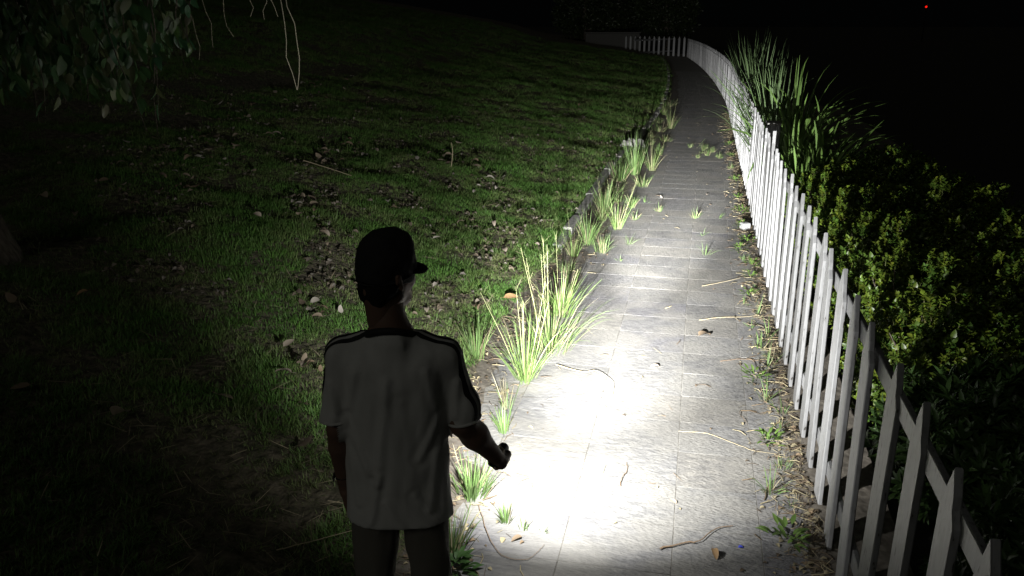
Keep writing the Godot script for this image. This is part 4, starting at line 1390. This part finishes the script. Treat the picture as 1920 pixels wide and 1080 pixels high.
func person() -> void:
	var t := thing("person", "person seen from behind in a cap and pale T-shirt, holding out a flashlight", "person", ROOT)
	var A := beam_axis()
	var R := A.cross(Vector3.UP).normalized()
	var U := R.cross(A).normalized()
	# --- skin: one mesh from trunk, limbs, head and hands
	var s := Geo.new()
	var LS := Vector3(-0.178, 1.385, 0.0)
	var LE := Vector3(-0.203, 1.12, 0.035)
	var LW := Vector3(-0.202, 0.885, -0.015)
	var RS := Vector3(0.178, 1.385, 0.0)
	var RE := Vector3(0.230, 1.125, -0.005)
	var RW := FIST - A * 0.055 + R * 0.014 + U * 0.022
	var body := [
		[Vector3(0, 1.34, 0.0), Vector3(0, 1.0, 0.0), 0.075, 0.08], [Vector3(-0.12, 1.37, 0), Vector3(0.12, 1.37, 0), 0.05, 0.05],
		[Vector3(0, 1.38, 0.02), Vector3(-0.015, 1.56, 0.0), 0.062, 0.056],
		[Vector3(-0.085, 1.405, 0.0), Vector3(-0.02, 1.50, 0.008), 0.034, 0.042], [Vector3(0.085, 1.405, 0.0), Vector3(0.0, 1.50, 0.008), 0.034, 0.042],
		[LS, LE, 0.045, 0.036, 0.012], [LE, LE.lerp(LW, 0.35), 0.036, 0.038, 0.012], [LE.lerp(LW, 0.35), LW, 0.038, 0.026, 0.012],
		[RS, RE, 0.05, 0.045], [RE, RE.lerp(RW, 0.35), 0.045, 0.047], [RE.lerp(RW, 0.35), RW, 0.047, 0.029],
		[Vector3(0, 1.0, 0), Vector3(0, 0.9, 0), 0.085, 0.085],
		[Vector3(-0.08, 0.86, 0), Vector3(-0.1, 0.48, 0.0), 0.07, 0.055], [Vector3(-0.1, 0.48, 0.0), Vector3(-0.105, 0.09, 0.02), 0.052, 0.035],
		[Vector3(0.08, 0.86, 0), Vector3(0.1, 0.48, -0.02), 0.07, 0.055], [Vector3(0.1, 0.48, -0.02), Vector3(0.105, 0.09, 0.0), 0.052, 0.035]]
	sdf(s, body, 0.012, 0.03)
	# right hand closed on the barrel
	var F := FIST
	var hand := [
		[RW, F - A * 0.03 + R * 0.026 - U * 0.002, 0.026, 0.024],
		[F - A * 0.035 + R * 0.030 + U * 0.002, F + A * 0.03 + R * 0.032 + U * 0.004, 0.017, 0.016],
		[F - A * 0.032 + R * 0.028 - U * 0.016, F + A * 0.032 + R * 0.028 - U * 0.016, 0.0145, 0.0145],
		[F - A * 0.03 + R * 0.012 + U * 0.022, F + R * 0.016 + U * 0.026, 0.016, 0.014]]
	for k in 4:
		var off: float = [0.033, 0.011, -0.011, -0.032][k]
		var rr: float = [0.0093, 0.0096, 0.0091, 0.008][k]
		var reach: float = [1.0, 1.06, 1.0, 0.86][k]
		var ang := [-38.0, -80.0, -150.0 * lerpf(1.0, reach, 0.5), -205.0 * reach]
		var rad := [0.034, 0.031, 0.026, 0.0225]
		var ch := []
		for j in 4:
			var an: float = deg_to_rad(ang[j])
			ch.append(F + A * (off + 0.002 * j) + (R * cos(an) + U * sin(an)) * rad[j])
		for j in 3:
			hand.append([ch[j], ch[j + 1], rr * [1.08, 1.0, 0.95][j], rr * [1.0, 0.95, 0.85][j], 0.004])
	var th := [F - A * 0.022 + R * 0.016 + U * 0.024, F + A * 0.010 + R * 0.006 + U * 0.028, F + A * 0.036 - R * 0.004 + U * 0.0245]
	hand.append([th[0], th[1], 0.0135, 0.011, 0.006])
	hand.append([th[1], th[2], 0.011, 0.009, 0.004])
	sdf(s, hand, 0.0032, 0.008)
	# left hand hanging loose
	var LP := LW + Vector3(0.004, -0.045, -0.008)
	var LK := LW + Vector3(0.008, -0.095, -0.02)
	var lh := [[LW, LP, 0.025, 0.024], [LP + Vector3(0, 0, 0.016), LK + Vector3(0, 0, 0.026), 0.016, 0.0125], [LP + Vector3(0, 0, -0.016), LK + Vector3(0, 0, -0.026), 0.016, 0.0125], [LP, LK, 0.018, 0.014]]
	for k in 4:
		var zz: float = [-0.031, -0.0105, 0.0105, 0.030][k]
		var sc: float = [0.92, 1.0, 0.95, 0.78][k]
		var b0 := LK + Vector3(0, 0.004, zz)
		var b1 := b0 + Vector3(0.004, -0.036, -0.006) * sc
		var b2 := b1 + Vector3(0.014, -0.026, -0.004) * sc
		var b3 := b2 + Vector3(0.016, -0.016, -0.002) * sc
		lh.append([b0, b1, 0.0095, 0.009, 0.004])
		lh.append([b1, b2, 0.009, 0.0085, 0.003])
		lh.append([b2, b3, 0.0085, 0.0078, 0.003])
	lh.append([LP + Vector3(0.006, 0.012, -0.022), LP + Vector3(0.014, -0.02, -0.046), 0.014, 0.0115, 0.006])
	lh.append([LP + Vector3(0.014, -0.02, -0.046), LP + Vector3(0.02, -0.05, -0.052), 0.0115, 0.009, 0.004])
	sdf(s, lh, 0.0034, 0.008)
	# head, turned to the right
	var HB := Basis(Vector3.UP, deg_to_rad(-42.0))
	var HC := Vector3(-0.016, 1.655, -0.012)
	var face := [
		[Vector3(0, 0.022, 0.010), Vector3(0, 0.018, -0.018), 0.078, 0.077, 0.03],
		[Vector3(0, -0.02, -0.035), Vector3(0, -0.075, -0.055), 0.062, 0.040, 0.03],
		[Vector3(-0.045, -0.055, -0.005), Vector3(0, -0.088, -0.068), 0.026, 0.020, 0.02], [Vector3(0.045, -0.055, -0.005), Vector3(0, -0.088, -0.068), 0.026, 0.020, 0.02],
		[Vector3(0, 0.004, -0.094), Vector3(0, -0.032, -0.110), 0.010, 0.014, 0.01], [Vector3(-0.012, -0.036, -0.100), Vector3(0.012, -0.036, -0.100), 0.009, 0.009, 0.006],
		[Vector3(-0.040, 0.022, -0.080), Vector3(0.040, 0.022, -0.080), 0.014, 0.014, 0.012],
		[Vector3(-0.020, -0.058, -0.089), Vector3(0.020, -0.058, -0.089), 0.008, 0.008, 0.006], [Vector3(-0.016, -0.068, -0.088), Vector3(0.016, -0.068, -0.088), 0.008, 0.008, 0.004],
		[Vector3(-0.034, -0.02, -0.072), Vector3(-0.04, -0.025, -0.06), 0.02, 0.02, 0.015], [Vector3(0.034, -0.02, -0.072), Vector3(0.04, -0.025, -0.06), 0.02, 0.02, 0.015],
		[Vector3(-0.032, 0.0, -0.082), Vector3(-0.030, 0.0, -0.082), 0.0115, 0.0115, 0.003], [Vector3(0.032, 0.0, -0.082), Vector3(0.030, 0.0, -0.082), 0.0115, 0.0115, 0.003],
		[Vector3(-0.084, 0.02, 0.018), Vector3(-0.086, -0.022, 0.006), 0.011, 0.008, 0.006], [Vector3(0.084, 0.02, 0.018), Vector3(0.086, -0.022, 0.006), 0.011, 0.008, 0.006],
		[Vector3(-0.090, 0.022, 0.026), Vector3(-0.088, 0.0, 0.026), 0.007, 0.006, 0.004], [Vector3(0.090, 0.022, 0.026), Vector3(0.088, 0.0, 0.026), 0.007, 0.006, 0.004],
		[Vector3(0, -0.04, 0.03), Vector3(0.0, -0.14, 0.02), 0.058, 0.055, 0.03]]
	var hp := []
	for p in face:
		hp.append([HC + HB * p[0], HC + HB * p[1], p[2], p[3], p[4]])
	sdf(s, hp, 0.0045, 0.02)
	put(s.mesh(), "body", M.skin, t)
	# eyes and brows
	for e in [-1.0, 1.0]:
		var eg := Geo.new()
		sdf(eg, [[HC + HB * Vector3(e * 0.0315, 0.0, -0.0855), HC + HB * Vector3(e * 0.0315, 0.0, -0.0845), 0.0098, 0.0098]], 0.0025, 0.002)
		put(eg.mesh(), "eye", mat(0.5, 0.48, 0.45, 0.2), t)
	# hair under the cap: back and sides
	var h := Geo.new()
	var hair := [[HC + HB * Vector3(0, 0.02, 0.012), HC + HB * Vector3(0, 0.015, 0.0), 0.078, 0.077, 0.02], [HC + HB * Vector3(-0.026, -0.02, 0.038), HC + HB * Vector3(0.026, -0.02, 0.038), 0.052, 0.052, 0.02], [HC + HB * Vector3(-0.02, -0.055, 0.050), HC + HB * Vector3(0.02, -0.055, 0.050), 0.036, 0.036, 0.02]]
	var back := HB * Vector3(0, 0.35, -1).normalized()
	sdf(h, hair, 0.006, 0.02, [[back, back.dot(HC) + 0.004]], 0.006, Vector3(2, 1, 2))
	put(h.mesh(), "hair", M.hair, t)
	# cap
	var cap := Node3D.new()
	cap.name = "cap"
	t.add_child(cap, true)
	var cg := Geo.new()
	var cap_p := [[Vector3(0, 0.058, 0.014), Vector3(0, 0.060, -0.014), 0.090, 0.086, 0.025], [Vector3(-0.012, 0.085, 0.0), Vector3(0.008, 0.088, -0.01), 0.078, 0.078, 0.03], [Vector3(-0.022, 0.118, -0.066), Vector3(0.022, 0.118, -0.066), 0.026, 0.026, 0.025], [Vector3(0, 0.006, 0.014), Vector3(0, 0.014, -0.014), 0.088, 0.084, 0.02]]
	var cp := []
	for p in cap_p:
		cp.append([HC + HB * p[0], HC + HB * p[1], p[2], p[3], p[4]])
	var down := HB * Vector3(0, -1, 0.12).normalized()
	sdf(cg, cp, 0.006, 0.02, [[down, down.dot(HC + HB * Vector3(0, -0.010, 0))]], 0.010, Vector3(1, 0.6, 1))
	put(cg.mesh(), "crown", M.cap, cap)
	var bg := Geo.new()                                 # curved peak with thickness
	for lay in 2:
		for a in 13:
			var an := lerpf(-1.15, 1.15, a / 12.0)
			for q in 4:
				var ext := 0.062 * sqrt(maxf(0.0, 1.0 - pow(an / 1.2, 2))) * q / 3.0
				var rad := 0.080 + ext
				var y := 0.046 - 0.45 * ext - 0.018 * pow(an / 1.15, 2) - 0.004 * lay
				bg.add(HC + HB * Vector3(sin(an) * rad * 0.98, y, -cos(an) * rad - 0.012))
	for lay in 2:
		for a in 12:
			for q in 3:
				var b0 := lay * 52 + a * 4 + q
				if lay == 0: bg.q(b0, b0 + 1, b0 + 5, b0 + 4)
				else: bg.q(b0, b0 + 4, b0 + 5, b0 + 1)
	for a in 12:
		bg.q(a * 4 + 3, 52 + a * 4 + 3, 52 + a * 4 + 7, a * 4 + 7)
	put(bg.mesh(), "peak", M.cap, cap)
	var sg := Geo.new()                                 # strap seam and its metal slide at the back
	var ring := []
	var rr := []
	for a in 25:
		var an := TAU * a / 24.0
		ring.append(HC + HB * Vector3(sin(an) * 0.089, 0.008 + 0.012 * -cos(an), cos(an) * 0.102 - 0.001))
		rr.append(0.0032)
	sg.tube(ring, rr, 5, false)
	put(sg.mesh(), "band_seam", M.cap, cap)
	var kg := Geo.new()
	kg.box(Vector3.ZERO, Vector3(0.026, 0.006, 0.003), 0.001)
	var ko := put(kg.mesh(), "strap_slide", M.metal, cap)
	ko.position = HC + HB * Vector3(-0.045, 0.0, 0.0935)
	ko.basis = HB * Basis(Vector3.UP, -0.45) * Basis(Vector3(0, 0, 1), 0.1)
	# T-shirt
	var sh := Geo.new()
	var shirt := [
		[Vector3(-0.078, 1.34, 0.005), Vector3(-0.072, 1.0, 0.005), 0.106, 0.104], [Vector3(0.078, 1.34, 0.005), Vector3(0.072, 1.0, 0.005), 0.106, 0.104],
		[Vector3(-0.072, 1.0, 0.005), Vector3(-0.078, 0.70, 0.01), 0.104, 0.116], [Vector3(0.072, 1.0, 0.005), Vector3(0.078, 0.70, 0.01), 0.104, 0.116],
		[Vector3(0, 1.3, 0.02), Vector3(0, 0.72, 0.02), 0.10, 0.115], [Vector3(0, 1.30, 0.02), Vector3(0, 1.435, 0.026), 0.10, 0.08],
		[Vector3(-0.165, 1.382, 0.005), Vector3(0.165, 1.382, 0.005), 0.062, 0.062], [Vector3(-0.13, 1.405, 0.01), Vector3(-0.05, 1.462, 0.015), 0.045, 0.036], [Vector3(0.13, 1.405, 0.01), Vector3(0.05, 1.462, 0.015), 0.045, 0.036],
		[LS + Vector3(0.003, 0.0, 0), LE + Vector3(0.004, 0.04, 0), 0.060, 0.055, 0.025], [LE + Vector3(0.004, 0.04, 0), LE + Vector3(-0.006, 0.0, 0), 0.055, 0.053, 0.015],
		[RS + Vector3(-0.005, 0.0, 0), RE + Vector3(0.002, 0.06, 0), 0.058, 0.059, 0.025], [RE + Vector3(0.008, 0.07, 0), RE + Vector3(0.014, -0.03, 0.0), 0.057, 0.055, 0.02]]
	var cuffR := (RE - RS).normalized()
	var neck := Vector3(0, 1, -0.18).normalized()
	sdf(sh, shirt, 0.0085, 0.028, [[Vector3(0, -1, 0), -0.77], [neck, neck.dot(Vector3(0, 1.474, 0.02))]], 0.011, Vector3(0.9, 0.25, 0.9))
	# creases of the cloth on the back: [from, to, width, depth]
	var folds := [[Vector2(-0.01, 1.33), Vector2(-0.055, 0.95), 0.016, 0.010], [Vector2(-0.05, 0.98), Vector2(-0.085, 0.80), 0.013, 0.008], [Vector2(-0.165, 1.17), Vector2(-0.08, 0.99), 0.014, 0.011], [Vector2(-0.16, 1.12), Vector2(-0.13, 0.86), 0.013, 0.008], [Vector2(0.165, 1.19), Vector2(0.09, 1.04), 0.014, 0.010], [Vector2(0.15, 1.05), Vector2(0.12, 0.84), 0.014, 0.009], [Vector2(0.04, 1.25), Vector2(0.06, 0.92), 0.018, 0.006], [Vector2(0.07, 0.90), Vector2(0.155, 0.80), 0.013, 0.010], [Vector2(-0.12, 1.36), Vector2(-0.15, 1.22), 0.014, 0.008], [Vector2(0.12, 1.36), Vector2(0.15, 1.22), 0.014, 0.008], [Vector2(-0.03, 0.88), Vector2(0.02, 0.78), 0.014, 0.007], [Vector2(0.22, 1.30), Vector2(0.205, 1.17), 0.012, 0.008], [Vector2(-0.215, 1.30), Vector2(-0.19, 1.18), 0.012, 0.008]]
	for k in sh.v.size():
		var q := sh.v[k]
		if q.z < -0.01: continue
		var dz := 0.0
		for fo in folds:
			var near := Geometry2D.get_closest_point_to_segment(Vector2(q.x, q.y), fo[0], fo[1])
			var dd: float = Vector2(q.x, q.y).distance_to(near) / fo[2]
			if dd < 3.0: dz += 0.6 * fo[3] * (exp(-dd * dd) - 0.55 * exp(-(dd - 1.6) * (dd - 1.6)))
		sh.v[k] = q + Vector3(0, 0, dz * smoothstep(-0.01, 0.05, q.z))
	# cut the sleeves at the cuffs
	var cut := Geo.new()
	var keepers := PackedInt32Array()
	for k in range(0, sh.i.size(), 3):
		var mid := (sh.v[sh.i[k]] + sh.v[sh.i[k + 1]] + sh.v[sh.i[k + 2]]) / 3.0
		if mid.x < -0.190 and mid.y < 1.155 and mid.y > 1.0: continue
		if mid.x > 0.194 and (mid - RE).dot(cuffR) > -0.012 and mid.y > 1.0: continue
		for j in 3: keepers.append(sh.i[k + j])
	sh.i = keepers
	var sm := put(sh.mesh(), "t_shirt", M.shirt, t)
	# turned hems that close the sleeves
	for e in [[Vector3(LE.x + 0.002, 1.160, LE.z - 0.004), 0.0555, Vector3(0, 1, 0)], [RE - cuffR * 0.014 + Vector3(0.009, 0, 0), 0.0585, cuffR]]:
		var hm := Geo.new()
		var pts := []
		var rd := []
		var ax: Vector3 = e[2]
		var bx := ax.cross(Vector3.FORWARD).normalized()
		var by := bx.cross(ax).normalized()
		for a in 25:
			var an := TAU * a / 24.0
			pts.append(e[0] + (bx * cos(an) + by * sin(an)) * e[1])
			rd.append(0.0055)
		hm.tube(pts, rd, 6, false)
		put(hm.mesh(), "sleeve_hem", M.shirt, sm)
	# black collar
	var cl := Geo.new()
	var cpnt := []
	var crd := []
	for a in 33:
		var an := TAU * a / 32.0
		cpnt.append(Vector3(-0.004 + 0.083 * cos(an), 1.463 + 0.028 * sin(an) - 0.006 * cos(2 * an), 0.012 + 0.072 * sin(an)))
		crd.append(0.0125)
	cl.tube(cpnt, crd, 8, false)
	put(cl.mesh(), "collar", M.black, sm)
	# two thin dark stripes over each shoulder and down the sleeve
	for sgn in [-1.0, 1.0]:
		for off in [0.002, 0.030]:
			var st := band(sh, func(p, nn): return p.x * sgn > (0.075 if p.y > 1.34 else 0.198) and p.y > 1.15 and (nn.y > 0.05 or nn.x * sgn > 0.35), Vector3(0, 0, 1), off, off + 0.014, 0.0025)
			if st.i.size() > 0: put(st.mesh(), "shoulder_stripe", M.black, sm)
	# trousers
	var tg := Geo.new()
	sdf(tg, [[Vector3(-0.06, 0.93, 0.005), Vector3(-0.078, 0.80, 0.005), 0.08, 0.088], [Vector3(0.06, 0.93, 0.005), Vector3(0.078, 0.80, 0.005), 0.08, 0.088],
		[Vector3(-0.088, 0.78, 0.005), Vector3(-0.102, 0.46, 0.005), 0.084, 0.074, 0.012], [Vector3(-0.102, 0.46, 0.005), Vector3(-0.107, 0.07, 0.025), 0.074, 0.066, 0.012],
		[Vector3(0.088, 0.78, 0.005), Vector3(0.102, 0.46, -0.015), 0.084, 0.074, 0.012], [Vector3(0.102, 0.46, -0.015), Vector3(0.107, 0.07, 0.005), 0.074, 0.066, 0.012]], 0.012, 0.03, [[Vector3(0, -1, 0), -0.05]], 0.014, Vector3(1, 0.35, 1))
	put(tg.mesh(), "trousers", M.trousers, t)
	for e in [[-0.107, 0.03], [0.107, 0.01]]:
		var fg := Geo.new()
		sdf(fg, [[Vector3(e[0], 0.045, e[1] + 0.03), Vector3(e[0], 0.04, e[1] - 0.14), 0.042, 0.036], [Vector3(e[0], 0.06, e[1] + 0.02), Vector3(e[0], 0.05, e[1] - 0.06), 0.045, 0.04]], 0.009, 0.02, [[Vector3(0, -1, 0), -0.004]])
		put(fg.mesh(), "shoe", M.black, t)
	# bracelet watch on the left wrist
	var wg := Geo.new()
	var wp := []
	var wr := []
	for a in 19:
		var an := TAU * a / 18.0
		wp.append(LW + Vector3(cos(an) * 0.029, 0.02 + 0.004 * sin(an), sin(an) * 0.029))
		wr.append(0.005)
	wg.tube(wp, wr, 6, false)
	var wo := put(wg.mesh(), "wrist_watch", M.black, t)
	var wf := Geo.new()
	wf.box(LW + Vector3(-0.033, 0.02, 0.008), Vector3(0.007, 0.026, 0.026), 0.002)
	put(wf.mesh(), "watch_case", M.metal, wo)

# ------------------------------------------------------------------ the flashlight and its light
func flashlight() -> void:
	var A := beam_axis()
	var t := thing("flashlight", "small black flashlight gripped in the outstretched hand, lens toward the path", "flashlight", ROOT + FIST)
	var ax := A.cross(Vector3.UP).normalized()
	t.basis = Basis(ax, ax.cross(A).normalized(), -A)      # local -z is the beam
	var parts := [["barrel", [[0.052, 0.0125], [-0.046, 0.0125]], M.anodised], ["head", [[-0.044, 0.0145], [-0.054, 0.0205], [-0.088, 0.0225], [-0.094, 0.0218]], M.anodised], ["tail_cap", [[0.066, 0.0115], [0.063, 0.0135], [0.051, 0.0138]], M.anodised], ["switch", [[0.070, 0.006], [0.064, 0.0075]], M.black]]
	for p in parts:
		var g := Geo.new()
		var pts := []
		var rd := []
		for q in p[1]:
			pts.append(Vector3(0, 0, q[0]))
			rd.append(q[1])
		g.tube(pts, rd, 20)
		put(g.mesh(), p[0], p[2], t)
	var glow := StandardMaterial3D.new()
	glow.albedo_color = Color(0.9, 0.9, 0.9)
	glow.emission_enabled = true
	glow.emission = Color(1.0, 0.98, 0.95)
	glow.emission_energy_multiplier = 3.0
	var lg := Geo.new()
	lg.tube([Vector3(0, 0, -0.0945), Vector3(0, 0, -0.0955)], [0.0190, 0.0188], 20)
	put(lg.mesh(), "lens_light", glow, t)
	# reflector beam: hotspot, coronas and spill share one axis and one lens; [name, energy, half angle, softness]
	for b in [["hotspot", 760.0, 6.8, 1.0], ["inner_corona", 135.0, 12.5, 1.0], ["corona", 160.0, 22.0, 1.0], ["outer_corona", 18.0, 40.0, 1.0], ["flood", 31.0, 56.0, 1.0], ["spill", 0.8, 78.0, 0.5]]:
		var l := SpotLight3D.new()
		l.name = b[0] + "_light"
		l.light_color = Color(1.0, 0.995, 0.985)
		l.light_energy = b[1]
		l.spot_angle = b[2]
		l.spot_angle_attenuation = b[3]
		l.spot_range = 130.0
		l.spot_attenuation = 2.0
		l.light_size = 0.016
		l.shadow_enabled = true
		l.position = Vector3(0, 0, -0.112)
		t.add_child(l)
